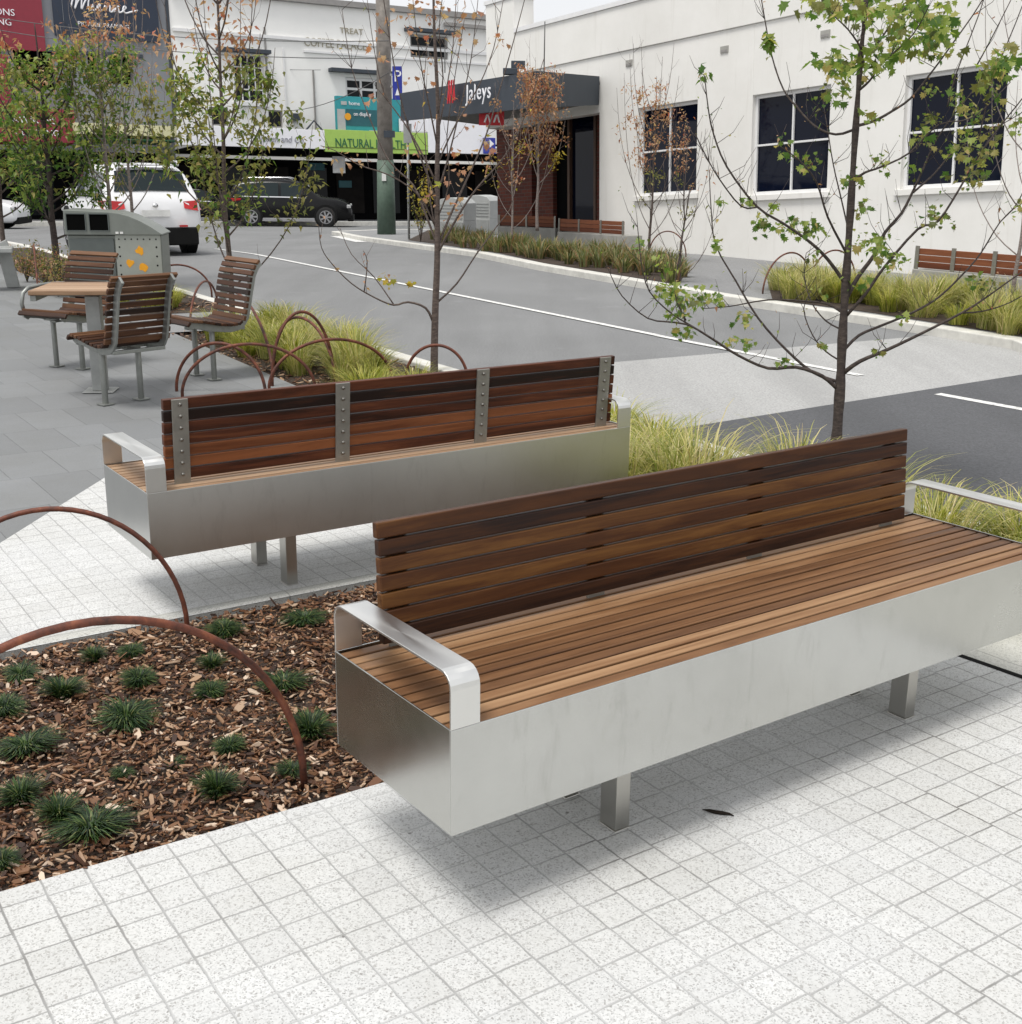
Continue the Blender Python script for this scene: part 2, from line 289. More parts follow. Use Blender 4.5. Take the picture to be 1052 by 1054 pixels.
# ------------------------------------------------------------------ mesh building
class MB:
    def __init__(s): s.v = []; s.f = []; s.m = []; s.s = []; s.mi = 0; s.sm = False; s.T = None
    def add(s, vs, fs):
        o = len(s.v)
        s.v += [tuple(s.T @ V(p)) if s.T is not None else tuple(p) for p in vs]
        for f in fs: s.f.append([o+i for i in f]); s.m.append(s.mi); s.s.append(s.sm)
        return s
    def box(s, a, b, T=None):
        x0, y0, z0 = a; x1, y1, z1 = b
        vs = [V((x, y, z)) for z in (z0, z1) for y in (y0, y1) for x in (x0, x1)]
        if T is not None: vs = [T @ p for p in vs]
        return s.add(vs, [(0, 2, 3, 1), (4, 5, 7, 6), (0, 1, 5, 4), (2, 6, 7, 3), (0, 4, 6, 2), (1, 3, 7, 5)])
    def prism(s, poly, T, h):
        """poly in local xy, extruded along local z by h, through T"""
        n = len(poly); ar = sum(poly[i][0]*poly[(i+1) % n][1]-poly[(i+1) % n][0]*poly[i][1] for i in range(n))
        if ar < 0: poly = poly[::-1]
        vs = [T @ V((p[0], p[1], 0)) for p in poly]+[T @ V((p[0], p[1], h)) for p in poly]
        return s.add(vs, [list(range(n))[::-1], [n+i for i in range(n)]]+[(i, (i+1) % n, n+(i+1) % n, n+i) for i in range(n)])
    def tube(s, pts, rad, n=6, cap=True, smooth=True):
        pts = [V(p) for p in pts]; N = len(pts)
        if not hasattr(rad, '__len__'): rad = [rad]*N
        t0 = (pts[1]-pts[0]).normalized(); a = V((0, 0, 1)) if abs(t0.z) < .9 else V((1, 0, 0)); nx = t0.cross(a).normalized()
        vs = []
        for i, p in enumerate(pts):
            t = (pts[min(i+1, N-1)]-pts[max(i-1, 0)]).normalized(); nx = (nx-t*nx.dot(t)).normalized(); ny = t.cross(nx)
            for j in range(n):
                q = 2*PI*j/n; vs.append(p+(nx*math.cos(q)+ny*math.sin(q))*rad[i])
        fs = [(i*n+j, i*n+(j+1) % n, (i+1)*n+(j+1) % n, (i+1)*n+j) for i in range(N-1) for j in range(n)]
        if cap: fs += [list(range(n))[::-1], [(N-1)*n+j for j in range(n)]]
        sm = s.sm; s.sm = smooth; s.add(vs, fs); s.sm = sm; return s
    def sweep(s, pts, prof, side, up0=None):
        """rectangular bar (w along 'side', t across) along pts; all pts in the plane normal to side"""
        side = V(side).normalized(); pts = [V(p) for p in pts]; N = len(pts); w, t = prof; vs = []
        for i, p in enumerate(pts):
            d1 = (pts[i]-pts[i-1]).normalized() if i else None; d2 = (pts[i+1]-pts[i]).normalized() if i < N-1 else None
            tg = ((d1 or d2)+(d2 or d1)).normalized(); nn = side.cross(tg).normalized()
            c = 1/max(.5, tg.dot(d1 or d2))
            for a_, b_ in ((-.5, -.5), (.5, -.5), (.5, .5), (-.5, .5)): vs.append(p+side*w*a_+nn*t*b_*c)
        fs = [(i*4+j, i*4+(j+1) % 4, (i+1)*4+(j+1) % 4, (i+1)*4+j) for i in range(N-1) for j in range(4)]+[(3, 2, 1, 0), tuple((N-1)*4+j for j in range(4))]
        return s.add(vs, fs)
    def obj(s, name, mats, parent=None, loc=None, bevel=0, M=None):
        me = bpy.data.meshes.new(name); me.from_pydata(s.v, [], s.f); me.update()
        for m in (mats if isinstance(mats, (list, tuple)) else [mats]): me.materials.append(MATS[m])
        me.polygons.foreach_set('material_index', s.m); me.polygons.foreach_set('use_smooth', s.s)
        o = bpy.data.objects.new(name, me); COL.objects.link(o)
        if M is not None: o.matrix_local = M
        elif loc is not None: o.location = loc
        if parent is not None: o.parent = parent
        if bevel:
            b = o.modifiers.new('bevel', 'BEVEL'); b.width = bevel; b.segments = 2; b.limit_method = 'ANGLE'; b.angle_limit = .7
        return o
def tag(o, label=None, cat=None, group=None, kind=None):
    if label: o['label'] = label
    if cat: o['category'] = cat
    if group: o['group'] = group
    if kind: o['kind'] = kind
    return o
def thing(name, label, cat, loc=(0, 0, 0), rotz=0, group=None, M=None):
    o = bpy.data.objects.new(name, None); COL.objects.link(o)
    if M is not None: o.matrix_local = M
    else: o.location = loc; o.rotation_euler = (0, 0, rotz)
    o.empty_display_size = .2
    return tag(o, label, cat, group)
def cyl(mb, p0, p1, r, n=12): return mb.tube([p0, p1], r, n, True, True)
def disc(mb, c, ax, r0, r1, h, n=24):
    """solid of revolution about ax: frustum"""
    return mb.tube([V(c), V(c)+V(ax)*h], [r0, r1], n, True, False)
def frame(O, x, y, z): return Matrix(((x.x, y.x, z.x, O.x), (x.y, y.y, z.y, O.y), (x.z, y.z, z.z, O.z), (0, 0, 0, 1)))
def text(name, body, M, size, mat, parent=None, ext=.01, shear=0, align='LEFT', sx=1, spacing=1):
    cu = bpy.data.curves.new(name, 'FONT'); cu.body = body; cu.size = size; cu.extrude = ext; cu.shear = shear; cu.align_x = align; cu.space_character = spacing
    cu.resolution_u = 3
    t = bpy.data.objects.new('tmp', cu); COL.objects.link(t); dg = bpy.context.evaluated_depsgraph_get()
    me = bpy.data.meshes.new_from_object(t.evaluated_get(dg)); bpy.data.objects.remove(t)
    me.name = name; me.materials.clear(); me.materials.append(MATS[mat])
    for v in me.vertices: v.co.x *= sx
    o = bpy.data.objects.new(name, me); COL.objects.link(o); o.matrix_local = M
    if parent: o.parent = parent
    return o

# ------------------------------------------------------------------ ground
def sheet(name, poly, dz, mat, label=None):
    bm = bmesh.new(); f = bm.faces.new([bm.verts.new((p[0], p[1], 0)) for p in poly])
    if f.normal.z < 0 or sum(poly[i][0]*poly[(i+1) % len(poly)][1]-poly[(i+1) % len(poly)][0]*poly[i][1] for i in range(len(poly))) < 0: f.normal_flip()
    bmesh.ops.bisect_plane(bm, geom=bm.verts[:]+bm.edges[:]+bm.faces[:], plane_co=(0, 24, 0), plane_no=(0, 1, 0))
    bmesh.ops.triangulate(bm, faces=bm.faces[:])
    for v in bm.verts: v.co.z = g(v.co.y)+dz
    me = bpy.data.meshes.new(name); bm.to_mesh(me); bm.free(); me.materials.append(MATS[mat])
    o = bpy.data.objects.new(name, me); COL.objects.link(o); o['kind'] = 'structure'; return o
E1 = V((math.cos(BY), math.sin(BY), 0)); E2 = V((-E1.y, E1.x, 0))     # along the benches / towards the far end of the street
RD = V((-.53, .848, 0)).normalized(); RN = V((RD.y, -RD.x, 0))        # along the road / across it
K0 = V((-.66, 10.2, 0))                                               # a point on the near kerb
def kp(s, n=0.0): return K0+RD*s+RN*n
ROADZ = -.09
sheet('ground', [(-150, -20), (150, -20), (150, 190), (-150, 190)], ROADZ-.02, 'asphalt')
sheet('road', [kp(-14, 0)[:2], kp(34, 0)[:2], (-40, 40), (-40, 54), (20, 60), kp(12, 16)[:2], kp(-14, 12)[:2]], ROADZ-.010, 'asphalt')
lA, lB = at(560, 378, ROADZ), at(1060, 336, ROADZ); lC, lD = at(560, 462, ROADZ), at(1052, 385, ROADZ)
dA = (lB-lA).normalized(); dC = (lD-lC).normalized()
sheet('road_pale_surface', [(lA-dA*2)[:2], (lB+dA*8)[:2], (lD+dC*8)[:2], (lC-dC*2)[:2]], ROADZ-.007, 'pale_asphalt')
sheet('road_new_surface', [(lC-dC*2)[:2], (lD+dC*8)[:2], (12, 2), (2, -4)], ROADZ-.004, 'new_asphalt')
def stripe(p, q, wd=.095):
    a, b = at(*p, ROADZ), at(*q, ROADZ); d = (b-a).normalized(); n = V((-d.y, d.x, 0))*wd/2
    sheet('road_marking', [(a-n)[:2], (b-n)[:2], (b+n)[:2], (a+n)[:2]], ROADZ-.001, 'line_paint')
stripe((222, 256), (676, 344.6)); stripe((676, 344.9), (886, 386)); stripe((965, 405), (1130, 435))
stripe((345, 243), (372, 249), .3)

# plaza pavings
pale = [(-1.167, 2.436), (-.361, 2.954), (.9, 3.77), (1.66, 4.26)]
me_dir = V((.841, .541, 0)); mA = V((-1.167, 2.436, 0)); mB = V((-1.742, 3.841, 0)); me2 = V((.83, .557, 0))
P_f0 = mA-me_dir*9; bedR = kp(-6.2, -1.45)
def isect(p, d, q, e):
    c = d.x*e.y-d.y*e.x; t = ((q.x-p.x)*e.y-(q.y-p.y)*e.x)/c; return p+d*t
Fi = isect(mA, me_dir, kp(0, -1.45), RD); Bi = isect(mB, me2, kp(0, -1.45), RD)
S1 = at(980, 672); S2 = at(1052, 697); sdir = (S2-S1).normalized()
sheet('pavement', [P_f0[:2], Fi[:2], (S1)[:2], (S1+sdir*7)[:2], (2, -6), (-12, -6)], 0, 'granite_setts')
sheet('pavement', [Fi[:2], (Fi+RN*1.30)[:2], kp(-22, -.15)[:2], (S1+sdir*14)[:2], (S1+sdir*.05)[:2]], -.003, 'pale_slab')
B0 = mB-me2*9; lb = V((-2.16, 6.3, 0))
sheet('pavement', [B0[:2], Bi[:2], kp(-1.6, -1.45)[:2], lb[:2], (-2.246, 5.074), (-2.36, 4.2), (-2.9, 3.09)], 0, 'granite_setts')
sheet('plaza_paving', [(-2.9, 3.07), (-2.36, 4.2), (-2.246, 5.074), lb[:2], kp(-1.6, -1.45)[:2], kp(3.0, -1.35)[:2], kp(4.2, -1.3)[:2], kp(14, -1.3)[:2], (-26, 22), (-26, -2)], -.004, 'bluestone_slabs')
sheet('garden_bed', [P_f0[:2], (Fi)[:2], (Fi+RN*1.30)[:2], kp(3.1, -.15)[:2], kp(3.0, -1.5)[:2], Bi[:2], B0[:2]], -.03, 'soil')
sheet('garden_bed', [kp(4.4, -1.35)[:2], kp(4.4, -.15)[:2], kp(16, -.15)[:2], kp(16, -1.35)[:2]], .006, 'soil')
sheet('pavement', [kp(2.9, -1.5)[:2], kp(2.9, -.15)[:2], kp(4.6, -.15)[:2], kp(4.6, -1.5)[:2]], .002, 'footpath_grey')
def kerb(name, pts, wd, top, bot, mat='kerb_concrete'):
    mb = MB(); P = []
    for a, b in zip(pts[:-1], pts[1:]):
        n = max(1, int((b-a).length/1.5))
        for i in range(n): P.append(a.lerp(b, i/n))
    P.append(pts[-1]); vs = []
    for i, p in enumerate(P):
        d = (P[min(i+1, len(P)-1)]-P[max(0, i-1)]); d.z = 0; d.normalize(); n = V((-d.y, d.x, 0))*wd/2
        for q, z in ((p-n, bot), (p+n, bot), (p+n, top), (p-n, top)): vs.append((q.x, q.y, g(q.y)+z))
    N = len(P)
    mb.add(vs, [(i*4+j, i*4+(j+1) % 4, (i+1)*4+(j+1) % 4, (i+1)*4+j) for i in range(N-1) for j in range(4)]+[(3, 2, 1, 0), tuple((N-1)*4+j for j in range(4))])
    o = mb.obj(name, mat, bevel=.012); o['kind'] = 'structure'; return o
kerb('kerb', [kp(-20, -.075), kp(26, -.075)], .15, .012, -.3)
kerb('bed_edging', [Bi+E2*.04-me2*.0, B0+E2*.04], .07, .004, -.2, 'pale_slab')
# dark slot drain between setts and slabs
kerb('slot_drain', [S1-sdir*.05, S1+sdir*5], .03, .006, -.05, 'car_plastic')
# far footpath
fk = [at(1300, 440), at(1052, 349), at(900, 325), at(760, 305), at(640, 285), at(560, 272), at(470, 256), at(370, 243), at(345, 238)]
for p in fk: p.z = 0
kerb('kerb', fk+[V((fk[-1].x+1.2, fk[-1].y+3, 0)), V((fk[-1].x+5, fk[-1].y+5, 0))], .22, .0, -.3)
sheet('footpath', [p[:2] for p in fk]+[(fk[-1].x+1.2, fk[-1].y+3), (fk[-1].x+5, fk[-1].y+5), (16, 38), (16, 8)], -.006, 'footpath_grey')
sheet('garden_bed', [at(420, 247)[:2], at(560, 270.5)[:2], at(700, 293)[:2], at(705, 276)[:2], at(640, 262)[:2], at(560, 250)[:2], at(440, 237)[:2]], .0, 'soil')
sheet('garden_bed', [at(795, 308)[:2], at(900, 322)[:2], at(1052, 346)[:2], at(1250, 400)[:2], at(1250, 340)[:2], at(1052, 304)[:2], at(900, 300)[:2], at(790, 290)[:2]], .0, 'soil')

# ------------------------------------------------------------------ the two benches
def arm_path(D, zt, za, r=.035, t=.006):
    pts = [V((0, t/2, zt))]
    for i in range(6):
        q = PI-i*PI/10; pts.append(V((0, t/2+r+r*math.cos(q), za-t/2-r+r*math.sin(q))))
    for i in range(6):
        q = PI/2-i*PI/10; pts.append(V((0, D-t/2-r+r*math.cos(q), za-t/2-r+r*math.sin(q))))
    pts.append(V((0, D-t/2, zt))); return pts
def bench(name, label, loc, yaw, rear):
    """rear: the back faces the camera. Local y=0 is the face towards the camera, y=D the far face."""
    D, L, ZB, ZT, ZA, W = .519, 2.2, .249, .495, .62, .0726
    b = thing(name, label, 'bench', loc, yaw)
    steelm = 'steel_dull' if rear else 'steel'
    t = .004; m = MB()
    m.box((0, 0, ZB), (L, t, ZT)); m.box((0, D-t, ZB), (L, D, ZT)); m.box((0, t, ZB), (t, D-t, ZT)); m.box((L-t, t, ZB), (L, D-t, ZT)); m.box((t, t, ZB+.002), (L-t, D-t, ZB+.006))
    m.obj('steel_box', steelm, b, bevel=.0012)
    backpos = (.03, .085) if rear else (D-.085, D-.03)
    # seat slats along the length, in front of the back and behind it
    m = MB(); n = 12; pitch = (D-2*t-.004)/n
    for i in range(n):
        y0 = t+.004+i*pitch
        dz = rnd.uniform(-.0012, .0012)
        m.box((t+.003, y0, ZT-.024+dz), (L-t-.003, y0+pitch-.0085, ZT-.003+dz))
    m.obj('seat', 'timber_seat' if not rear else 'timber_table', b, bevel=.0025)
    m = MB(); m.box((t, t, ZT-.040), (L-t, D-t, ZT-.028)); m.obj('seat_tray', 'car_plastic', b)
    # arms
    for x in (W/2, L-W/2):
        m = MB(); m.T = Matrix.Translation((x, 0, 0)); m.sweep(arm_path(D, ZT+.0005, ZA), (W, .006), (1, 0, 0)); m.obj('armrest', 'steel_arm', b, bevel=.001)
    # back: leaning frame. local back coordinates: x, h (up the back), thickness
    sgn = -1 if rear else 1                      # which way it leans
    y0 = .088 if rear else D-.044; lean = .07
    hdir = V((0, sgn*math.sin(lean), math.cos(lean))); out = V((0, sgn*math.cos(lean), -math.sin(lean)))  # out: to the rear of the back
    O = V((0, y0, ZT+.012)); T = frame(O, V((1, 0, 0)), hdir, V((1, 0, 0)).cross(hdir))
    # in T: x length, y up the back, z = x cross h  (faces -y side)
    zf = -1 if (V((1, 0, 0)).cross(hdir)).dot(out) > 0 else 1   # direction of the sitting side in T.z
    x0, x1 = (.10, 2.155) if rear else (.098, 2.068); m = MB(); ns = 7; H = .305; ph = H/ns
    for i in range(ns):
        a, c = (0, .024*zf) if zf > 0 else (.024*zf, 0)
        m.box((x0+rnd.uniform(-.002, .002), i*ph+.0018, a), (x1+rnd.uniform(-.002, .002), (i+1)*ph-.0030, c), T)
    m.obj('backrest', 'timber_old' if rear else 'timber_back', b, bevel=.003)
    for k_, xb in enumerate((x0+.06, x0+.06+(x1-x0-.12)/3, x0+.06+2*(x1-x0-.12)/3, x1-.06)):
        m = MB(); a, c = (-.009*zf, -.001*zf)
        m.box((xb-.030, -.022, min(a, c)), (xb+.030, H-(.003 if rear else .014), max(a, c)), T)
        # foot folded under
        br = m.obj('back_bracket', 'slat_bracket', b, bevel=.0015)
        for i in range(ns if rear else 0):
            mm = MB(); p = T @ V((xb, (i+.5)*ph, -.009*zf)); q = T @ V((xb, (i+.5)*ph, -.014*zf)); cyl(mm, p, q, .0065, 10); mm.obj('bolt', 'bolt', br)
    for x in (.575, 1.73):
        for y in ((.140, D-.075) if rear else (.132, D-.182)):
            m = MB(); m.box((x, y, .004), (x+.046, y+.062, ZB+.002)); m.box((x-.003, y-.003, 0), (x+.049, y+.065, .004)); m.obj('leg', 'steel_leg', b, bevel=.002)
    return b
bench('park_bench', 'long stainless steel box bench in front with warm brown timber seat facing us', (-.1188, 2.2803, 0), .62, False)
bench('park_bench', 'steel bench turned away from us showing dark red timber back with bolted brackets', (-1.2826, 4.1107, 0), .60, True)

# ------------------------------------------------------------------ hoops
def hoop(f1, f2, H, label, r=.0095, group=None, e=1.0):
    f1, f2 = V((*f1[:2], 0)), V((*f2[:2], 0)); c = (f1+f2)/2; z = g(c.y)-.03
    m = MB(); pts = [f1-c+V((0, 0, -.02))]
    for i in range(1, 32):
        q = PI*i/32; p = (f1-c)*math.cos(q); pts.append(V((p.x, p.y, H*math.sin(q)**e+.03)))
    pts.append(f2-c+V((0, 0, -.02))); m.tube(pts, r, 8)
    return tag(m.obj('hoop_edging', 'rust_rod', loc=(c.x, c.y, z)), label, 'garden hoop', group)
HG = 'rusty steel hoops around the garden beds'
hoop((-1.169, 4.103), (-2.009, 3.834), .476, 'thin rusty hoop at the back edge of the mulch bed by the rear bench', group=HG)
hoop((-.557, 2.977), (-1.49, 2.26), .585, 'large rusty steel hoop nearest us, arching over the mulch bed tufts', r=.0105, group=HG)
hoop((-1.388, 9.34), (-1.816, 9.06), .54, 'tall narrow rusty hoop in the golden grass left of the bare tree trunk', r=.012, group=HG)
hoop((-.835, 9.421), (-.352, 9.39), .27, 'low rusty hoop around the foot of the bare orange leaved tree', r=.012, group=HG)
hoop((-1.458, 8.871), (-2.373, 8.589), .36, 'low wide rusty hoop whose left foot stands just behind the rear bench top', r=.012, group=HG)
hoop((-1.80, 8.72), (-2.47, 8.80), .36, 'small red rusty hoop overlapping the wide one behind the rear bench left end', r=.012, group=HG)
hoop((-1.80, 8.85), (-.935, 9.326), .35, 'wide low hoop crossing the grass above the middle of the rear bench', r=.012, group=HG)
hoop(at(281, 388)[:2], at(222, 338)[:2], .50, 'tall rusty hoop rising beside the right hand slatted chair', r=.012, group=HG)
hoop(at(345, 393)[:2], at(283, 372)[:2], .43, 'rusty hoop standing inside the tall narrow one in the grass', r=.012, group=HG)
hoop(at(218, 302)[:2], at(150, 302)[:2], .36, 'dark hoop low over the kerb between litter bin and right chair', r=.012, group=HG)
hoop(at(196, 340)[:2], at(225, 320)[:2], .40, 'short dark hoop seen behind the right chair back', r=.012, group=HG)
hoop(at(785, 302)[:2], at(834, 294)[:2], .50, 'thin dark hoop across the road, left of the pair by the front trunk', r=.012, group=HG)
hoop(at(832, 296)[:2], at(880, 292)[:2], .50, 'thin dark hoop across the road, right of the pair by the front trunk', r=.012, group=HG)
hoop(at(668, 262)[:2], at(706, 264)[:2], .45, 'small dark hoop below the leftmost window of the cream building', r=.012, group=HG)
hoop(at(40, 306)[:2], at(38, 290)[:2], .55, 'dark hoop standing in the brown shrubs left of the litter bin', r=.012, group=HG)

# ------------------------------------------------------------------ curved slat chairs and table
def chair(label, loc, face, arm=0):
    face = V((face[0], face[1], 0)).normalized(); yaw = math.atan2(-face.x, face.y)   # local +Y = facing
    b = thing('slatted_chair', label, 'chair', loc, yaw, group='slatted chairs around the timber table')
    prof = [(.27, .43), (.25, .455), (.21, .467), (.12, .455), (0, .43), (-.10, .418), (-.17, .425), (-.215, .46), (-.235, .53), (-.255, .62), (-.275, .71), (-.295, .79), (-.33, .86), (-.37, .90)]
    W = .50
    # resample
    P = [V((0, y, z)) for y, z in prof]; seg = [0]
    for a, c in zip(P[:-1], P[1:]): seg.append(seg[-1]+(c-a).length)
    def pt(s):
        for i in range(len(P)-1):
            if s <= seg[i+1] or i == len(P)-2:
                f = (s-seg[i])/(seg[i+1]-seg[i]); return P[i].lerp(P[i+1], f), (P[i+1]-P[i]).normalized()
    n = 20; tot = seg[-1]; seat = MB(); back = MB()
    for i in range(n):
        s = (i+.5)*tot/n; p, t = pt(s); nn = V((1, 0, 0)).cross(t)     # normal: up side?
        if nn.z < 0 and i < n//2: nn = -nn
        if i >= n//2 and nn.y < 0: nn = -nn
        T = frame(p+nn*.004, V((1, 0, 0)), t, V((1, 0, 0)).cross(t)); h = tot/n/2-.006
        (seat if s < seg[6] else back).box((-W/2, -h, -.011), (W/2, h, .011), T)
    seat.obj('seat', 'timber_chair', b, bevel=.004); back.obj('backrest', 'timber_chair', b, bevel=.004)
    for sx in (-1, 1):
        m = MB(); pts = []
        for i in range(29):
            p, t = pt(tot*i/28); nn = V((1, 0, 0)).cross(t)
            if nn.y < 0 and i > 14: nn = -nn
            if nn.z < 0 and i <= 14: nn = -nn
            pts.append(p-nn*.028)
        m.sweep([q+V((sx*(W/2-.055), 0, 0)) for q in pts], (.018, .056), (1, 0, 0))
        m.obj('side_frame', 'cast_alloy', b, bevel=.002)
    m = MB(); m.box((-W/2+.05, -.235, .375), (W/2-.05, -.20, .40)); m.box((-W/2+.05, -.02, .375), (W/2-.05, .06, .395)); m.box((-.03, -.20, .380), (.03, .16, .396)); m.obj('cross_member', 'cast_alloy', b, bevel=.003)
    for sx in (-1, 1):
        m = MB(); cyl(m, (sx*.14, .02*1, .0), (sx*.14, .02, .378), .021, 14); m.box((sx*.14-.045, -.025, 0), (sx*.14+.045, .065, .008)); m.obj('leg', 'cast_alloy', b, bevel=.001)
    if arm:
        m = MB(); x = arm*W/2; m.tube([(x, .20, .44), (x, .22, .52), (x, .20, .60), (x, .14, .64), (x, .0, .65), (x, -.14, .65), (x, -.25, .645)], .016, 8); m.obj('armrest', 'cast_alloy', b)
    return b
chair('slatted chair seen from behind, nearest of the three, pulled up to the timber table', at(129, 414), (-.75, .65))
chair('slatted chair on the right of the table, in front of the golden grass', at(214, 388), (-.74, -.67))
chair('slatted chair with a metal arm loop, between the table and the litter bin', at(74, 378), (-.42, -.9), arm=1)
tb = thing('picnic_table', 'small table with pale timber slats on one steel post between the chairs', 'table', at(104, 402), .12)
m = MB()
for i in range(6): m.box((-.36, -.34+i*.114, .725), (.36, -.34+i*.114+.102, .757))
m.obj('tabletop', 'timber_table', tb, bevel=.005)
m = MB(); m.box((-.352, -.33, .685), (-.312, .33, .723)); m.box((.312, -.33, .685), (.352, .33, .723)); m.box((-.31, -.03, .69), (.31, .03, .723)); m.obj('table_frame', 'cast_alloy', tb, bevel=.003)
m = MB(); m.box((-.05, -.05, .008), (.05, .05, .69)); m.box((-.11, -.11, 0), (.11, .11, .008)); m.obj('post', 'galv', tb, bevel=.004)

# ------------------------------------------------------------------ litter bin enclosure
def litter_bin():
    O = at(122, 309); ang = math.radians(6)
    b = thing('litter_bin', 'twin litter bin enclosure with curved grey hood and orange spots on a perforated panel', 'bin', O, ang); b.scale = (.88, .9, .98)
    # x: 0..0.55 panel side to the right, -0.65..0 dark side with openings
    m = MB(); m.box((-.62, .06, .04), (.62, .66, .78)); m.obj('body', 'bin_green', b, bevel=.01)
    m = MB(); m.box((-.60, .035, .05), (-.01, .059, .74)); m.obj('door', 'bin_dark', b, bevel=.004)
    m = MB(); m.box((.01, .035, .05), (.61, .059, .79)); pn = m.obj('door', 'bin_panel', b, bevel=.004); tag(pn, label='pale perforated door with orange spots')
    m = MB()
    for i in range(7):
        for pp in ((.06+i*.082, .735), (.06+i*.082, .10)): m = MB(); cyl(m, (pp[0], .0345, pp[1]), (pp[0], .033, pp[1]), .010, 8); m.obj('perforation', 'black_void', pn)
    for i in range(5):
        for x in (.06, .552): m = MB(); cyl(m, (x, .0345, .2+i*.11), (x, .033, .2+i*.11), .012, 8); m.obj('perforation', 'black_void', pn)
    m = MB(); r2 = random.Random(3)
    for (x, z, r) in ((.33, .60, .052), (.19, .45, .048), (.36, .40, .05)):
        poly = [(x+r*(1+.35*r2.uniform(-1, 1))*math.cos(q*PI/5), z+r*(1+.35*r2.uniform(-1, 1))*math.sin(q*PI/5)) for q in range(10)]
        m.prism(poly, frame(V((0, .0345, 0)), V((1, 0, 0)), V((0, 0, 1)), V((0, -1, 0))), .002)
    m.obj('painted_spot', 'orange_paint', pn)
    # hood: profile seen from the front slopes down to the right
    prof = [(-.64, .785), (-.64, 1.08), (-.05, 1.06), (.08, 1.045), (.22, 1.01), (.36, .955), (.5, .885), (.64, .80), (.64, .785)]
    m = MB(); m.prism(prof, frame(V((0, .70, 0)), V((1, 0, 0)), V((0, 0, 1)), V((0, -1, 0))), .69); h = m.obj('hood', 'bin_green', b, bevel=.008)
    for x in (-.60, -.30):
        m = MB(); m.box((x, .004, .84), (x+.24, .009, 1.03)); m.obj('opening', 'black_void', h)
        m = MB(); m.box((x-.012, -.006, .828), (x+.252, .004, .84)); m.box((x-.012, -.006, 1.03), (x+.252, .004, 1.042)); m.box((x-.012, -.006, .84), (x, .004, 1.03)); m.box((x+.24, -.006, .84), (x+.252, .004, 1.03)); m.obj('opening_frame', 'bin_dark', h)
    m = MB(); m.box((-.6, .1, 0), (.6, .62, .04)); m.obj('plinth', 'car_plastic', b)
    m = MB(); m.box((.03, -.002, .80), (.07, .006, .825)); m.box((.09, -.002, .80), (.13, .006, .825)); m.obj('notice', 'plate_white', b)
litter_bin()
# cut-off end of a third metal bench at the left edge
def end_bench():
    O = at(14, 296); b = thing('metal_bench', 'grey steel bench end leaning in at the left edge of the view', 'bench', O, math.radians(200))
    m = MB(); m.prism([(-.08, 0), (.08, 0), (.17, .55), (.03, .62), (.0, .50)], frame(V((0, 0, 0)), V((1, 0, 0)), V((0, 0, 1)), V((0, -1, 0))), .12); m.obj('end_panel', 'galv', b, bevel=.005)
    m = MB(); m.box((-.05, -.0, .48), (1.6, .5, .54)); m.obj('seat', 'galv', b, bevel=.01)
    m = MB(); m.box((1.4, .1, 0), (1.48, .4, .48)); m.obj('leg', 'galv', b)
end_bench()

# ------------------------------------------------------------------ grass tufts
def blade_tuft(m, R, H, n, rng, wid=.006, droop=1.0, seg=4, lean=.9):
    for _ in range(n):
        a = rng.uniform(0, 2*PI); r0 = R*.35*math.sqrt(rng.random()); h = H*rng.uniform(.55, 1.1); reach = R*rng.uniform(.3, 1.15)*lean
        d = V((math.cos(a+rng.uniform(-.6, .6)), math.sin(a+rng.uniform(-.6, .6)), 0)); sd_ = V((-d.y, d.x, 0)); p0 = V((math.cos(a), math.sin(a), 0))*r0
        w0 = wid*rng.uniform(.6, 1.2); vs = []
        for i in range(seg+1):
            t = i/seg; z = h*(t*(1+.35*droop)-.55*droop*t**2.6) if droop else h*t
            p = p0+d*reach*t**1.7+V((0, 0, z)); wv = w0*(1-t**1.6)+.0006
            vs += [p-sd_*wv, p+sd_*wv]
        m.add(vs, [(2*i, 2*i+1, 2*i+3, 2*i+2) for i in range(seg)])
def tuft_mesh(name, mat, R, H, n, seed, **kw):
    m = MB(); blade_tuft(m, R, H, n, random.Random(seed), **kw); o = m.obj(name, mat); me = o.data; bpy.data.objects.remove(o); return me
def place(me, name, p, sc, rz, label, cat, group):
    o = bpy.data.objects.new(name, me); COL.objects.link(o); o.location = p; o.rotation_euler = (0, 0, rz); o.scale = (sc*rnd.uniform(.85, 1.2), sc*rnd.uniform(.85, 1.2), sc*rnd.uniform(.85, 1.15)); o.rotation_euler = (rnd.uniform(-.1, .1), rnd.uniform(-.1, .1), rz); return tag(o, label, cat, group)
dk = [tuft_mesh('grass_tuft', 'grass_dark', (.085, .10, .092)[i], (.095, .08, .105)[i], (1000, 800, 620)[i], 10+i, wid=.0024, droop=(1.2, 1.4, .8)[i], seg=4) for i in range(3)]
TG = 'dark grass tufts planted in the mulch bed'
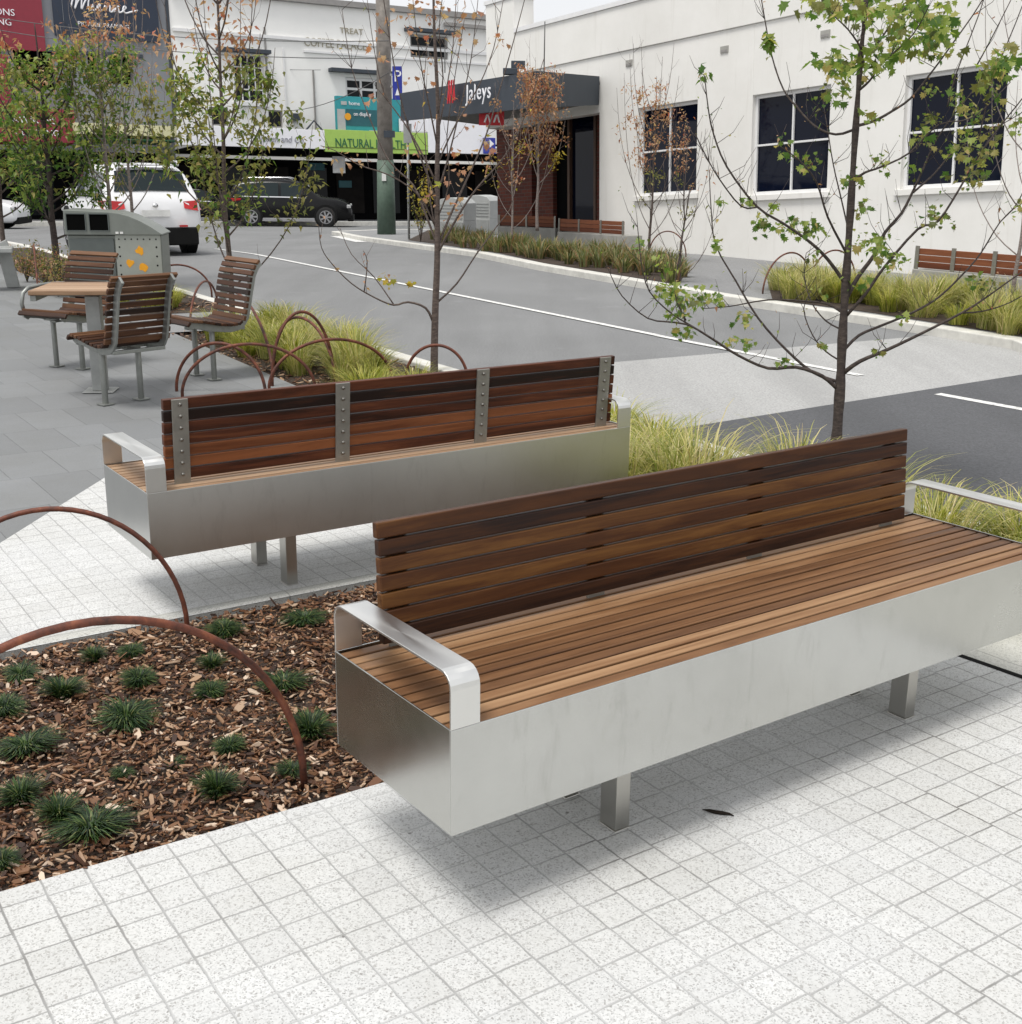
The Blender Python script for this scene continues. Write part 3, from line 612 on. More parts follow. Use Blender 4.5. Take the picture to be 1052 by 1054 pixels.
TL = [(232, 640, 1.0, 'at the foot of the thin hoop by the rear edging'), (314, 627, .95, 'below the leg of the rear bench'), (97, 668, .65, 'small, inside the near hoop close to its top left'), (135, 664, .65, 'small, just under the top of the near hoop'),
      (22, 684, .85, 'at the far left under the near hoop'), (64, 702, 1.0, 'second from the left edge in the back half'), (142, 692, .9, 'in the middle back, below the hoop crown'), (129, 729, 1.2, 'broad, in the centre of the bed'),
      (218, 675, .75, 'just right of the near hoop rim at the back'), (216, 703, .8, 'inside the near hoop right of centre'), (292, 692, 1.05, 'yellowish, left of the steel arm of the front bench'), (318, 741, 1.05, 'pressed against the near hoop on its outer side'),
      (237, 759, .85, 'in the centre right inside the near hoop'), (300, 783, .75, 'low, by the foot of the near hoop'), (222, 802, 1.0, 'near the setts left of the hoop foot'), (125, 788, .5, 'tiny, alone in the middle of the chips'),
      (28, 757, 1.15, 'large, in the left part of the bed'), (22, 808, 1.0, 'near left edge, lower down'), (4, 720, 1.0, 'cut off by the left edge, upper'), (95, 838, 1.5, 'largest, spreading close to the paving'), (60, 828, .8, 'light green, joined to the largest one'),
      (2, 878, .8, 'at the bottom left corner of the bed'), (182, 776, .35, 'thin pale sprout in the chips')]
for i, (x, y, s, l) in enumerate(TL): place(dk[i % 3], 'grass_tuft', at(x, y+9*s)+V((0, 0, -.028)), min(s, 1.25)*.70, rnd.uniform(0, 6), 'dark green grass tuft '+l, 'grass tuft', TG)
gold = [tuft_mesh('grass_clump', 'grass_gold', .32, .40, 190, 30+i, wid=.0032, droop=1.0, seg=5) for i in range(2)]+[tuft_mesh('grass_clump', 'grass_lime', .28, .31, 240, 40+i, wid=.0034, droop=1.0, seg=5) for i in range(2)]
def clumps(s0, s1, n, n0, n1, label, group, sc=(.8, 1.15), kinds=(0, 1, 2, 3)):
    for i in range(n):
        for _ in range(20):
            s = s0+(s1-s0)*(i+rnd.random())/n; nn = rnd.uniform(n0, n1)
            break
        p = kp(s, nn); p.z = g(p.y)-.03
        place(gold[rnd.choice(kinds)], 'grass_clump', p, rnd.uniform(*sc), rnd.uniform(0, 6), label, 'grass', group)
clumps(-6.3, -4.1, 26, -1.25, -.3, 'golden green grass clump between the front bench back and the dark road', 'golden grasses right of the front bench', (.9, 1.2), (0, 1, 0, 2))
clumps(-4.1, -2.3, 18, -1.3, -.3, 'lime yellow grass clump growing between the two benches by the kerb', 'lime grasses at the right end of the rear bench', (.8, 1.1), (2, 3, 3, 0))
clumps(-2.3, -.3, 9, -1.15, -.6, 'golden grass clump growing behind the rear bench near the kerb', 'golden grasses behind the rear bench', (.7, .95))
clumps(-.3, 2.6, 30, -1.2, -.35, 'golden grass clump among the rusty hoops behind the rear bench', 'golden grasses among the hoops', (.8, 1.15))
clumps(4.6, 5.6, 5, -1.15, -.4, 'golden grass clump behind the right hand slatted chair', 'golden grasses behind the right chair', (.7, .95))

# ------------------------------------------------------------------ mulch chips
def chips(poly_fn, n, rng, m, smin=.012, smax=.05):
    for _ in range(n):
        p = poly_fn(rng)
        if p is None: continue
        L = rng.uniform(smin, smax)*rng.choice((.6, .8, 1, 1.3)); W = L*rng.uniform(.18, .5); th = rng.uniform(.0015, .005)
        q = Matrix.Rotation(rng.uniform(0, 6.28), 3, 'Z') @ Matrix.Rotation(rng.gauss(0, .28), 3, 'Y') @ Matrix.Rotation(rng.gauss(0, .4), 3, 'X')
        z = g(p.y)-.03+rng.uniform(.002, .026)
        pts = [(-L/2, rng.uniform(-.2, .2)*W), (-L*.3, -W/2*rng.uniform(.6, 1)), (L*.32, -W/2*rng.uniform(.5, 1)), (L/2, rng.uniform(-.3, .3)*W), (L*.25, W/2*rng.uniform(.6, 1)), (-L*.35, W/2*rng.uniform(.5, 1))]
        bend = rng.uniform(-1, 1)*.12
        vs = [q @ V((x, y, th/2+bend*x*x/L))+V((p.x, p.y, z)) for x, y in pts]+[q @ V((x, y, -th/2+bend*x*x/L))+V((p.x, p.y, z)) for x, y in pts]
        m.add(vs, [(0, 1, 2, 3, 4, 5), (11, 10, 9, 8, 7, 6)]+[(i+6, (i+1) % 6+6, (i+1) % 6, i) for i in range(6)])
nrm = V((-me_dir.y, me_dir.x, 0)); bw = (mB-mA).dot(nrm)
def in_bed(rng):
    s = rng.uniform(-.75, 1.9); t = rng.random()
    a = mA+me_dir*s; c = mB+me2*(s-.27*0)
    return a.lerp(a+nrm*(bw+.0), t)
m = MB(); rg = random.Random(5); chips(in_bed, 30000, rg, m, .006, .034); chips(in_bed, 1500, rg, m, .03, .06)
chips(lambda r: kp(r.uniform(-5.9, 3.0), r.uniform(-1.42, -.18)), 5200, rg, m, .02, .06)
chips(lambda r: mA+me_dir*r.uniform(1.9, 3.2)+nrm*r.uniform(0, bw), 900, rg, m, .02, .06)
tag(m.obj('mulch', 'bark_chip'), 'brown bark chip mulch spread over the garden bed', 'mulch', kind='stuff')
m = MB(); chips(lambda r: kp(r.uniform(4.5, 13), r.uniform(-1.3, -.2))+V((0, 0, 0)), 2200, rg, m, .04, .09)
o_ = m.obj('mulch', 'bark_chip', loc=(0, 0, .03)); tag(o_, 'brown bark chips around the trees behind the litter bin', 'mulch', kind='stuff')

# ------------------------------------------------------------------ trees
LEAF_A = [(0, 0), (.16, .02), (.42, -.02), (.30, .17), (.50, .30), (.30, .36), (.27, .62), (.12, .50), (0, .86), (-.12, .50), (-.27, .62), (-.30, .36), (-.50, .30), (-.30, .17), (-.42, -.02), (-.16, .02)]
LEAF_B = [(0, 0), (.28, .3), (.12, .55), (0, 1), (-.15, .6), (-.25, .25)]
def leaf(m, p, size, rng, shape=LEAF_B, droop=.5):
    a = rng.uniform(0, 2*PI); T = Matrix.Translation(p) @ Matrix.Rotation(a, 4, 'Z') @ Matrix.Rotation(rng.gauss(-droop, .55), 4, 'X') @ Matrix.Rotation(rng.gauss(0, .4), 4, 'Y')
    s = size*rng.uniform(.6, 1.25); c = V((0, .35, -.06))
    vs = [T @ (V((x, y, .12*abs(x)-.10*y*y))*s) for x, y in shape]+[T @ (c*s)]
    n = len(shape); m.add(vs, [(i, (i+1) % n, n) for i in range(n)])
def smooth(pts, k=3):
    """Catmull-Rom through pts"""
    out = []; P = [pts[0]]+list(pts)+[pts[-1]]
    for i in range(1, len(P)-2):
        for j in range(k):
            t = j/k; a, b, c, d = P[i-1], P[i], P[i+1], P[i+2]
            out.append(.5*((2*b)+(c-a)*t+(2*a-5*b+4*c-d)*t*t+(3*b-a-3*c+d)*t*t*t))
    out.append(pts[-1]); return out
def limb(m, pts, r0, r1, n=5, k=3):
    q = smooth([V(p) for p in pts], k); N = len(q); m.tube(q, [r0+(r1-r0)*(i/(N-1))**.8 for i in range(N)], n); return q
def twigs(m, path, rng, n, length, r=.0022, up=.8, store=None):
    for _ in range(n):
        i = rng.randrange(len(path)//4, len(path)); p = path[i]; d = V((rng.gauss(0, 1), rng.gauss(0, 1), 0)).normalized()*(1-up*.5)+V((0, 0, up*rng.uniform(.5, 1.2)))
        L = length*rng.uniform(.4, 1.2); q = p+d.normalized()*L*.5+V((rng.gauss(0, .02), rng.gauss(0, .02), 0)); e = q+(d+V((0, 0, .5))).normalized()*L*.5
        m.tube([p, q, e], [r, r*.75, r*.4], 4)
        if store is not None: store += [q, e, p.lerp(q, .5)]
def tree(label, base, H, spread, seed, leaves, bark_='bark', r0=.03, trunkh=.25, nl=16, size=.05, group='young street trees', lean=(0, 0), shape=LEAF_B, fork=.9, up=1.0, nt=5, extra=None, rl=.30, name='street_tree'):
    """leaves: list of (material, count, zmin fraction, zmax fraction)"""
    rng = random.Random(seed); b = thing(name, label, 'tree', base, group=group)
    m = MB(); top = V((lean[0], lean[1], H)); pts = [V((0, 0, -.03))]
    for i in range(1, 8): pts.append(V((lean[0]*i/7+rng.gauss(0, .012)*H*.3, lean[1]*i/7+rng.gauss(0, .012)*H*.3, H*i/7)))
    tr = limb(m, pts, r0, r0*.12, 8, 4); tips = []
    for i in range(nl):
        f = trunkh+(1-trunkh)*.8*(i/nl)**.95; p = tr[int(f*(len(tr)-1))]; a = i*2.399+rng.uniform(-.4, .4); L = spread*(1.15-.75*(f-trunkh)/(1-trunkh))*rng.uniform(.75, 1.15)
        d = V((math.cos(a), math.sin(a), 0)); rise = L*fork*rng.uniform(.8, 1.4)
        q = [p, p+d*L*.35+V((0, 0, rise*.22)), p+d*L*.68+V((0, 0, rise*.6)), p+d*L*.88+V((0, 0, rise*1.05*up)), p+d*L*.98+V((0, 0, rise*1.55*up))]
        path = limb(m, q, r0*rl, .0025, 5, 3); st = []; twigs(m, path, rng, nt, L*.55, store=st); tips += st; tips += path[len(path)//3:]
    tips += tr[len(tr)*2//3:]
    if extra: tips += extra(m, rng)
    m.obj('trunk', bark_, b)
    m = MB(); mats = []
    for mi, (mat, n, z0, z1) in enumerate(leaves):
        mats.append(mat); m.mi = mi; cand = [p for p in tips if z0*H <= p.z <= z1*H] or tips
        nc = max(3, n//11); cen = [rng.choice(cand) for _ in range(nc)]
        for _ in range(n):
            p = rng.choice(cen)+V((rng.gauss(0, 1), rng.gauss(0, 1), rng.gauss(0, 1)))*size*.85; leaf(m, p, size, rng, shape)
    m.obj('crown', mats, b); return b

# the young maple behind the front bench, traced limb by limb
def front_tree():
    base = V((1.86, 6.35, -.03)); Y0 = 6.35; rng = random.Random(21)
    b = thing('street_tree', 'young maple with dark spreading branches and broad green leaves behind the front bench', 'tree', base, group='young street trees')
    def L(pts, y0=0, y1=0):     # image trace -> points at this tree, moving from y0 to y1 in depth
        n = len(pts); return [atd(x, y, Y0+y0+(y1-y0)*i/max(1, n-1))-base for i, (x, y) in enumerate(pts)]
    m = MB(); t = [V((0, 0, -.02))]+L([(861, 480), (862, 440), (865, 395), (867, 350), (870, 300), (874, 240), (878, 175), (882, 114), (886, 57), (890, 18), (893, -30), (897, -90), (900, -150)])
    q = smooth(t, 3); N = len(q); m.tube(q, [.036-.031*(i/(N-1))**.75+.003*math.sin(i*1.7) for i in range(N)], 10)
    tips = []
    def B(pts, r0, y1, r1=.0022, tw=5, tl=.18):
        q_ = L(pts, 0, y1); q_ = [q_[0]]+[p+V((rng.gauss(0, .006), rng.gauss(0, .006), rng.gauss(0, .006))) for p in q_[1:]]
        path = limb(m, q_, r0, r1, 6, 3); st = []; twigs(m, path, rng, tw*2+2, tl, store=st, r=.0018); tips.extend(st+path[len(path)//3:]); return path
    B([(862, 400), (845, 386), (820, 380), (790, 378), (760, 366), (735, 350), (712, 336), (692, 333), (668, 328), (641, 306), (629, 285)], .0125, -.35, tw=7)
    B([(735, 350), (712, 336), (690, 322), (668, 300), (660, 270), (655, 235)], .006, -.1)
    B([(706, 330), (696, 300), (699, 262), (705, 228), (713, 190)], .005, .1, tw=6)
    B([(862, 393), (835, 382), (808, 360), (780, 328), (757, 290), (737, 253), (734, 215), (731, 175)], .010, .30, tw=6)
    B([(868, 322), (850, 312), (828, 308), (790, 310), (753, 316), (724, 318)], .009, .25, tw=5)
    B([(870, 292), (852, 268), (833, 251), (806, 229), (780, 213), (749, 173), (735, 137), (728, 109), (725, 78)], .0105, -.25, tw=8)
    B([(780, 213), (762, 210), (740, 184), (724, 159), (712, 140)], .005, -.1)
    B([(880, 133), (860, 138), (840, 132), (820, 111), (808, 91), (795, 55), (783, 0), (775, -50)], .008, .3, tw=7)
    B([(872, 262), (850, 225), (838, 190), (822, 165), (800, 150)], .007, -.4)
    B([(868, 384), (886, 372), (912, 360), (948, 343), (990, 322), (1018, 304), (1052, 280), (1090, 255)], .0135, -.35, tw=5)
    B([(990, 322), (1012, 320), (1040, 312), (1075, 290)], .006, -.2)
    B([(869, 360), (886, 345), (905, 337), (939, 324), (968, 306), (992, 279), (1010, 259), (1028, 230), (1048, 205), (1070, 160)], .009, .4, tw=6)
    B([(871, 325), (890, 300), (909, 276), (945, 235), (966, 228), (986, 194), (1004, 168), (1030, 130), (1052, 100), (1080, 60)], .010, -.35, tw=7)
    B([(872, 305), (884, 285), (900, 262), (913, 240), (927, 218), (940, 198), (952, 170), (963, 146), (985, 115), (1020, 70)], .013, .15, tw=7)
    B([(940, 198), (960, 178), (981, 157), (1010, 140), (1050, 118)], .006, .2)
    B([(877, 187), (892, 180), (908, 173), (936, 157), (967, 128), (1000, 120), (1040, 85)], .008, -.3, tw=7)
    B([(880, 130), (898, 124), (915, 116), (938, 100), (954, 80), (977, 50), (1008, 0), (1030, -40)], .009, .2, tw=6)
    B([(884, 93), (896, 82), (910, 66), (935, 38), (955, 8)], .007, -.3)
    B([(885, 68), (896, 54), (906, 43), (922, 22), (938, 0), (950, -30)], .008, .3)
    B([(887, 55), (884, 50), (872, 30), (853, 14), (838, -10)], .007, -.2)
    B([(975, 110), (985, 75), (1008, 14), (1020, -20)], .004, .1, tw=2); B([(1008, 140), (1020, 90), (1027, 64), (1051, 5), (1060, -30)], .004, .1, tw=2); B([(1005, 68), (1020, 40), (1040, 0)], .004, .0, tw=2)
    B([(874, 240), (868, 205), (858, 170), (850, 130), (846, 95)], .005, .3, tw=5)
    B([(868, 340), (850, 330), (836, 310), (826, 280), (830, 262)], .005, .45, tw=3)
    B([(866, 372), (850, 362), (835, 345), (829, 320), (832, 300)], .005, .3, tw=2)
    m.obj('trunk', 'bark_dark', b)
    m = MB()
    C = [(895, 8, 48, 16, 34, .3), (945, 12, 36, 16, 34, .3), (935, 42, 26, 18, 30, .3), (965, 38, 18, 16, 18, .2), (858, 5, 24, 12, 16, .2), (866, 66, 22, 14, 22, .2), (868, 92, 8, 10, 8, .2),
         (856, 100, 10, 12, 8, .2), (898, 120, 12, 8, 7, .2), (905, 60, 20, 14, 10, .2), (955, 92, 8, 8, 6, .1), (958, 120, 9, 8, 8, .1), (985, 100, 12, 16, 12, .2), (1002, 118, 14, 14, 14, .2), (1020, 75, 14, 16, 24, .2),
         (1040, 60, 10, 14, 12, .2), (995, 140, 12, 12, 12, .2), (985, 155, 14, 10, 14, .2), (1010, 160, 12, 12, 14, .2), (1000, 180, 16, 12, 16, .2), (1025, 135, 10, 12, 8, .2), (950, 140, 12, 8, 8, .2), (935, 172, 8, 8, 4, .2),
         (832, 166, 9, 10, 10, .1), (812, 150, 8, 10, 5, .1), (905, 165, 9, 8, 6, .2), (876, 185, 10, 8, 8, .1), (888, 215, 8, 8, 8, .1), (785, 228, 8, 12, 12, .1), (812, 232, 16, 8, 20, .1), (835, 236, 10, 8, 10, .1),
         (838, 262, 6, 6, 4, .1), (897, 252, 22, 12, 30, .2), (915, 268, 18, 10, 20, .2), (885, 290, 12, 8, 8, .2), (962, 222, 14, 14, 16, .2), (1012, 292, 14, 8, 12, .1), (1046, 208, 6, 8, 6, .1), (1048, 130, 6, 10, 6, .2),
         (690, 298, 14, 10, 22, .2), (712, 305, 18, 10, 22, .2), (735, 308, 12, 7, 12, .2), (700, 322, 14, 8, 14, .2), (704, 342, 12, 6, 10, .1), (682, 270, 7, 12, 8, .1), (660, 250, 6, 10, 5, .1), (765, 328, 10, 8, 10, .1),
         (755, 350, 8, 5, 5, .1), (803, 371, 8, 5, 6, .1), (738, 252, 6, 6, 5, .1), (741, 205, 5, 6, 3, .1), (771, 355, 6, 5, 4, .1), (905, 362, 6, 6, 3, .1), (845, 355, 4, 3, 3, .05), (772, 205, 6, 5, 5, .1), (795, 210, 7, 5, 5, .1),
         (725, 75, 4, 8, 3, .05), (790, 40, 4, 10, 4, .05), (845, 300, 6, 8, 4, .2), (930, 325, 8, 5, 4, .2)]
    for (x, y, rx, ry, n, dy) in C:
        n = int(n*(2.9 if y > 75 else 3.6))
        for _ in range(n):
            m.mi = 1 if rng.random() < .16 else 0
            if y > 60 and x > 940 and rng.random() < .35: m.mi = 1
            leaf(m, atd(x+rng.gauss(0, rx*.6), y+rng.gauss(0, ry*.6), Y0+rng.gauss(0, dy))-base, rng.choice((.022, .035, .05)) if y > 75 else rng.choice((.035, .05, .07)), rng, LEAF_A, .9)
    for p in [rng.choice(tips) for _ in range(520)]:
        m.mi = rng.choice((0, 0, 1, 1, 2)); leaf(m, p+V((rng.gauss(0, .012), rng.gauss(0, .012), rng.gauss(0, .012))), rng.choice((.012, .016, .022, .03)), rng, LEAF_B)
    m.obj('crown', ['leaf_green', 'leaf_olive', 'leaf_orange'], b)
front_tree()

# slender tree with nearly bare ascending branches
def bare_tree():
    base = V((-.635, 9.75, -.03)); Y0 = 9.75; rng = random.Random(8)
    b = thing('street_tree', 'slender nearly bare tree with a few orange leaves behind the rear bench', 'tree', base, group='young street trees')
    def L(pts, y1=0):
        n = len(pts); return [atd(x, y, Y0+y1*i/max(1, n-1))-base for i, (x, y) in enumerate(pts)]
    m = MB(); t = [V((0, 0, -.02))]+L([(447, 370), (448, 320), (450, 268), (450, 220), (450, 170), (451, 120), (449, 70), (447, 30), (446, -20), (446, -70)])
    q = smooth(t, 3); N = len(q); m.tube(q, [.036-.030*(i/(N-1))**.8 for i in range(N)], 9); tips = []
    def B(pts, r0, y1, tw=6, tl=.28, mm=None):
        path = limb(mm or m, L(pts, y1), r0, .0025, 5, 3); st = []; twigs(mm or m, path, rng, tw, tl, store=st, r=.0022); tips.extend(st+path[len(path)//3:])
    B([(446, 332), (438, 317), (420, 311), (405, 314), (385, 306), (362, 292), (342, 272), (331, 255), (328, 232)], .012, -.3, 2)
    B([(375, 300), (378, 270), (374, 258)], .006, 0, 1); B([(405, 313), (385, 285), (362, 262), (350, 235)], .006, .3, 2)
    B([(449, 312), (470, 292), (490, 262), (512, 232), (528, 205), (520, 150)], .010, .3, 3)
    B([(450, 262), (470, 225), (490, 195), (520, 160), (540, 120), (560, 60)], .012, -.4)
    B([(450, 255), (462, 225), (478, 190), (500, 140), (515, 90), (532, 30), (545, -20)], .012, .3)
    B([(449, 250), (438, 220), (425, 190), (400, 165), (380, 120), (362, 70), (352, 10)], .011, .35)
    B([(449, 235), (430, 200), (400, 180), (370, 170), (345, 155), (330, 150)], .008, -.3)
    B([(450, 215), (440, 180), (420, 130), (408, 80), (398, 20), (392, -20)], .010, -.3)
    B([(450, 200), (462, 160), (474, 110), (485, 60), (492, 0)], .009, -.1)
    B([(450, 190), (430, 150), (415, 125), (395, 95), (385, 50), (378, 0)], .009, .2)
    B([(450, 170), (468, 130), (492, 90), (508, 50), (518, 0)], .008, .3)
    B([(450, 150), (442, 110), (432, 60), (425, 0)], .008, -.3); B([(450, 140), (458, 100), (466, 50), (470, -10)], .008, .3); B([(450, 120), (456, 80), (452, 30), (458, -20)], .007, -.3)
    B([(449, 240), (442, 200), (438, 150), (436, 100), (440, 40)], .007, .5); B([(450, 225), (462, 190), (460, 140), (468, 80), (478, 20)], .007, -.5)
    m.obj('trunk', 'bark', b)
    m = MB(); C = [(405, 25, 22, 14, 14), (440, 8, 20, 10, 22), (470, 40, 14, 14, 10), (515, 42, 8, 6, 8), (487, 20, 14, 14, 5), (378, 268, 3, 3, 2), (347, 275, 4, 3, 3), (400, 288, 8, 6, 14), (425, 290, 6, 3, 5), (470, 170, 18, 26, 16), (500, 150, 20, 18, 9), (425, 150, 12, 20, 9),
                   (360, 162, 14, 8, 12), (382, 100, 6, 8, 5), (468, 210, 12, 14, 10), (435, 60, 20, 20, 10), (438, 198, 12, 10, 16), (478, 110, 20, 20, 9), (505, 170, 10, 8, 5), (395, 60, 14, 20, 7)]
    for (x, y, rx, ry, n) in C:
        for _ in range(int(n*1.3)):
            m.mi = 1 if (y > 280 or (430 < x < 445 and y > 180)) and rng.random() < .75 else 0
            leaf(m, atd(x+rng.gauss(0, rx*.6), y+rng.gauss(0, ry*.6), Y0+rng.gauss(0, .25))-base, rng.choice((.035, .05, .065)), rng, LEAF_A, .8)
    for p in rng.sample(tips, min(130, len(tips))):
        m.mi = rng.choice((0, 0, 0, 1)); leaf(m, p, rng.choice((.02, .03, .045)), rng, LEAF_B)
    m.obj('crown', ['leaf_orange', 'leaf_yellow'], b)
bare_tree()
tree('multi-stemmed young tree, olive leaves below and orange tips, behind the right slatted chair', kp(2.9, -.75)+V((0, 0, -.02)), 4.3, .68, 31, [('leaf_olive', 1500, .22, .6), ('leaf_green', 700, .25, .6), ('leaf_orange', 420, .6, 1.0)], r0=.034, trunkh=.13, nl=24, size=.075, fork=1.3)
tree('young tree with orange spires above green foliage, rising right behind the litter bin', at(119, 291)+V((0, 0, -.02)), 3.75, .60, 44, [('leaf_deep', 350, .4, .8), ('leaf_green', 800, .4, .85), ('leaf_olive', 400, .3, .75), ('leaf_orange', 240, .8, 1.0)], r0=.04, trunkh=.25, nl=22, size=.085, fork=1.6, bark_='bark_pale')
tree('young tree with orange top and green flank, second trunk behind the litter bin', at(140, 283)+V((0, 0, -.02)), 3.7, .62, 45, [('leaf_olive', 700, .3, .7), ('leaf_orange', 200, .7, 1.0)], r0=.035, trunkh=.28, nl=18, size=.085, fork=1.5, bark_='bark_pale')
tree('full green young tree on a dark trunk left of the litter bin', at(60, 291)+V((0, 0, -.02)), 3.35, .78, 52, [('leaf_deep', 700, .3, .55), ('leaf_green', 1700, .35, .9), ('leaf_olive', 500, .35, .9), ('leaf_orange', 160, .8, 1.0)], r0=.06, trunkh=.2, nl=22, size=.095, fork=.8, bark_='bark_dark')
tree('leafy green tree cut by the left edge beyond the steel bench end', at(8, 279)+V((0, 0, -.02)), 3.2, .75, 53, [('leaf_deep', 400, .3, .6), ('leaf_green', 1100, .35, .9), ('leaf_orange', 160, .8, 1.0)], r0=.05, trunkh=.25, nl=18, size=.095, fork=.9)
tree('small tree with a round orange top in front of the brick entry', atd(553, 236, 24.2), 2.95, .52, 61, [('leaf_orange', 1700, .48, 1.0), ('leaf_yellow', 90, .3, .5)], r0=.035, trunkh=.3, nl=18, size=.075, fork=1.6, bark_='bark_pale', group='small trees across the road')
tree('thin sapling of bare stems and few orange leaves left of the brick wall', atd(527, 244, 24.0), 2.5, .6, 62, [('leaf_orange', 150, .4, 1.0), ('leaf_yellow', 120, .3, .8)], r0=.025, trunkh=.1, nl=12, size=.075, fork=1.5, bark_='bark_pale', group='small trees across the road')
tree('thin tree with salmon leaves in front of the leftmost cream building window', at(668, 270), 3.1, .62, 63, [('leaf_orange', 1000, .5, .95), ('leaf_olive', 90, .1, .5)], r0=.028, trunkh=.15, nl=18, size=.065, fork=1.7, bark_='bark', group='small trees across the road')
tree('low sapling of bare upright stems in the far bed below the window', at(700, 290), 2.0, .45, 64, [('leaf_olive', 60, .1, .8), ('leaf_orange', 40, .5, 1)], r0=.018, trunkh=.06, nl=12, size=.06, fork=1.8, bark_='bark', group='small trees across the road')
tree('thin bare tree with olive buds near the right edge, in front of the right window', at(1040, 330), 3.3, .8, 65, [('leaf_olive', 160, .2, 1.0), ('leaf_orange', 50, .3, .8)], r0=.03, trunkh=.2, nl=16, size=.05, fork=1.2, bark_='bark_pale', group='small trees across the road')

def shrub(label, p, R, H, n, mats, seed, cat='shrub', group=None, size=.05):
    rng = random.Random(seed); b = thing('shrub', label, cat, p, group=group); m = MB(); tips = []
    for i in range(max(8, int(26*R))):
        a = rng.uniform(0, 6.28); d = V((math.cos(a), math.sin(a), 0))*R*rng.uniform(.2, 1); q = [V((0, 0, 0)), d*.4+V((0, 0, H*.4)), d+V((0, 0, H*rng.uniform(.6, 1)))]; tips += limb(m, q, .007, .002, 4, 3)[2:]
    m.obj('stem', 'bark', b); m = MB()
    for _ in range(n):
        m.mi = rng.randrange(len(mats)); leaf(m, rng.choice(tips)+V((rng.gauss(0, .05), rng.gauss(0, .05), rng.gauss(0, .05))), size, rng)
    m.obj('foliage', mats, b)
shrub('yellow leaved shrub beside the green pole base', at(433, 249), .40, 1.75, 420, ['leaf_yellow', 'leaf_olive'], 3, size=.07)
for i, (x, y, l) in enumerate([(28, 290, 'brownish shrub behind the steel bench end'), (46, 296, 'olive and brown shrub between the bench end and the litter bin'), (60, 305, 'low brown shrub touching the rear slatted chair')]):
    shrub(l, at(x, y), .28, .55, 520, ['leaf_olive', 'leaf_orange', 'leaf_olive'], 70+i, group='brown shrubs left of the litter bin', size=.045)
# planting on the far side
mixd = [tuft_mesh('grass_clump', 'grass_mixed', .24, .34, 70, 80+i, wid=.011, droop=.6, seg=3, lean=.8) for i in range(2)]
rg = random.Random(77)
def far_row(poly_px, n, meshes, label, group, sc):
    (xa, ya), (xb, yb), (xc, yc), (xd, yd) = poly_px       # front-left, front-right, back-right, back-left
    for i in range(n):
        u = (i+rg.random())/n; v = rg.random(); f = V((xa, ya)).lerp(V((xb, yb)), u); bk = V((xd, yd)).lerp(V((xc, yc)), u); q = f.lerp(bk, v)
        place(rg.choice(meshes), 'grass_clump', at(q.x, q.y), rg.uniform(*sc), rg.uniform(0, 6), label, 'grass', group)
far_row(((440, 249), (705, 292), (705, 279), (450, 240)), 85, mixd, 'green and brown strappy plant in the far bed left of the cream wall', 'strappy plants across the road', (.8, 1.25))
far_row(((800, 307), (925, 324), (920, 305), (800, 293)), 26, gold, 'yellow green grass clump across the road behind the front tree trunk', 'grasses in the far bed behind the trunk', (.9, 1.3))
far_row(((925, 325), (1130, 362), (1130, 325), (920, 305)), 34, gold, 'yellow green grass clump across the road below the timber planter seat', 'grasses in the far bed at right', (.9, 1.25))

# ------------------------------------------------------------------ facades
G = V((-.024, .059, .998)).normalized()
class Fac:
    def __init__(s, O, u, right=1):
        s.O = O; s.v = G; s.u = (u-G*u.dot(G)).normalized(); s.n = s.u.cross(G)
        if s.n.dot(V((0, 0, CH))-O) < 0: s.n = -s.n
        s.ur = s.u*right
    def st(s, px, py, d=0):
        r = ray(px, py); O = s.O+s.n*d; t = (O-V((0, 0, CH))).dot(s.n)/r.dot(s.n); P = V((0, 0, CH))+r*t-O; return P.dot(s.u), P.dot(s.v)
    def P(s, a, t, d=0): return s.O+s.u*a+s.v*t+s.n*d
    def M(s, a, t, d=0): return frame(s.P(a, t, d), s.ur, s.v, s.ur.cross(s.v))
    def rel(s): return frame(s.O, s.u, s.v, s.u.cross(s.v))
    def box(s, m, a0, a1, t0, t1, d0, d1):
        if a0 > a1: a0, a1 = a1, a0
        if t0 > t1: t0, t1 = t1, t0
        if d0 > d1: d0, d1 = d1, d0
        sg = 1 if s.u.cross(s.v).dot(s.n) > 0 else -1
        z0, z1 = (d0, d1) if sg > 0 else (-d1, -d0)
        return m.box((a0, t0, z0), (a1, t1, z1))       # in the facade's own axes: use with parent carrying rel()
    def pbox(s, m, x0, y0, x1, y1, d0, d1):
        a, t = s.st(x0, y0, d1); b, q = s.st(x1, y1, d1); return s.box(m, a, b, t, q, d0, d1)
    def loc(s, a, t, d=0):
        sg = 1 if s.u.cross(s.v).dot(s.n) > 0 else -1
        x = V((1, 0, 0)) if s.ur.dot(s.u) > 0 else V((-1, 0, 0)); y = V((0, 1, 0)); return frame(V((a, t, d*sg)), x, y, x.cross(y))
def wall(F, m, a0, a1, t0, t1, holes, d0, d1):
    xs = sorted({a0, a1}|{h[i] for h in holes for i in (0, 1)}); ts = sorted({t0, t1}|{h[i] for h in holes for i in (2, 3)})
    for x0, x1 in zip(xs[:-1], xs[1:]):
        run = None
        for y0, y1 in zip(ts[:-1], ts[1:]):
            cx_, cy_ = (x0+x1)/2, (y0+y1)/2; inside = any(h[0] < cx_ < h[1] and h[2] < cy_ < h[3] for h in holes)
            if not inside: run = [run[0], y1] if run else [y0, y1]
            if (inside or y1 == ts[-1]) and run: F.box(m, x0, x1, run[0], run[1], d0, d1); run = None
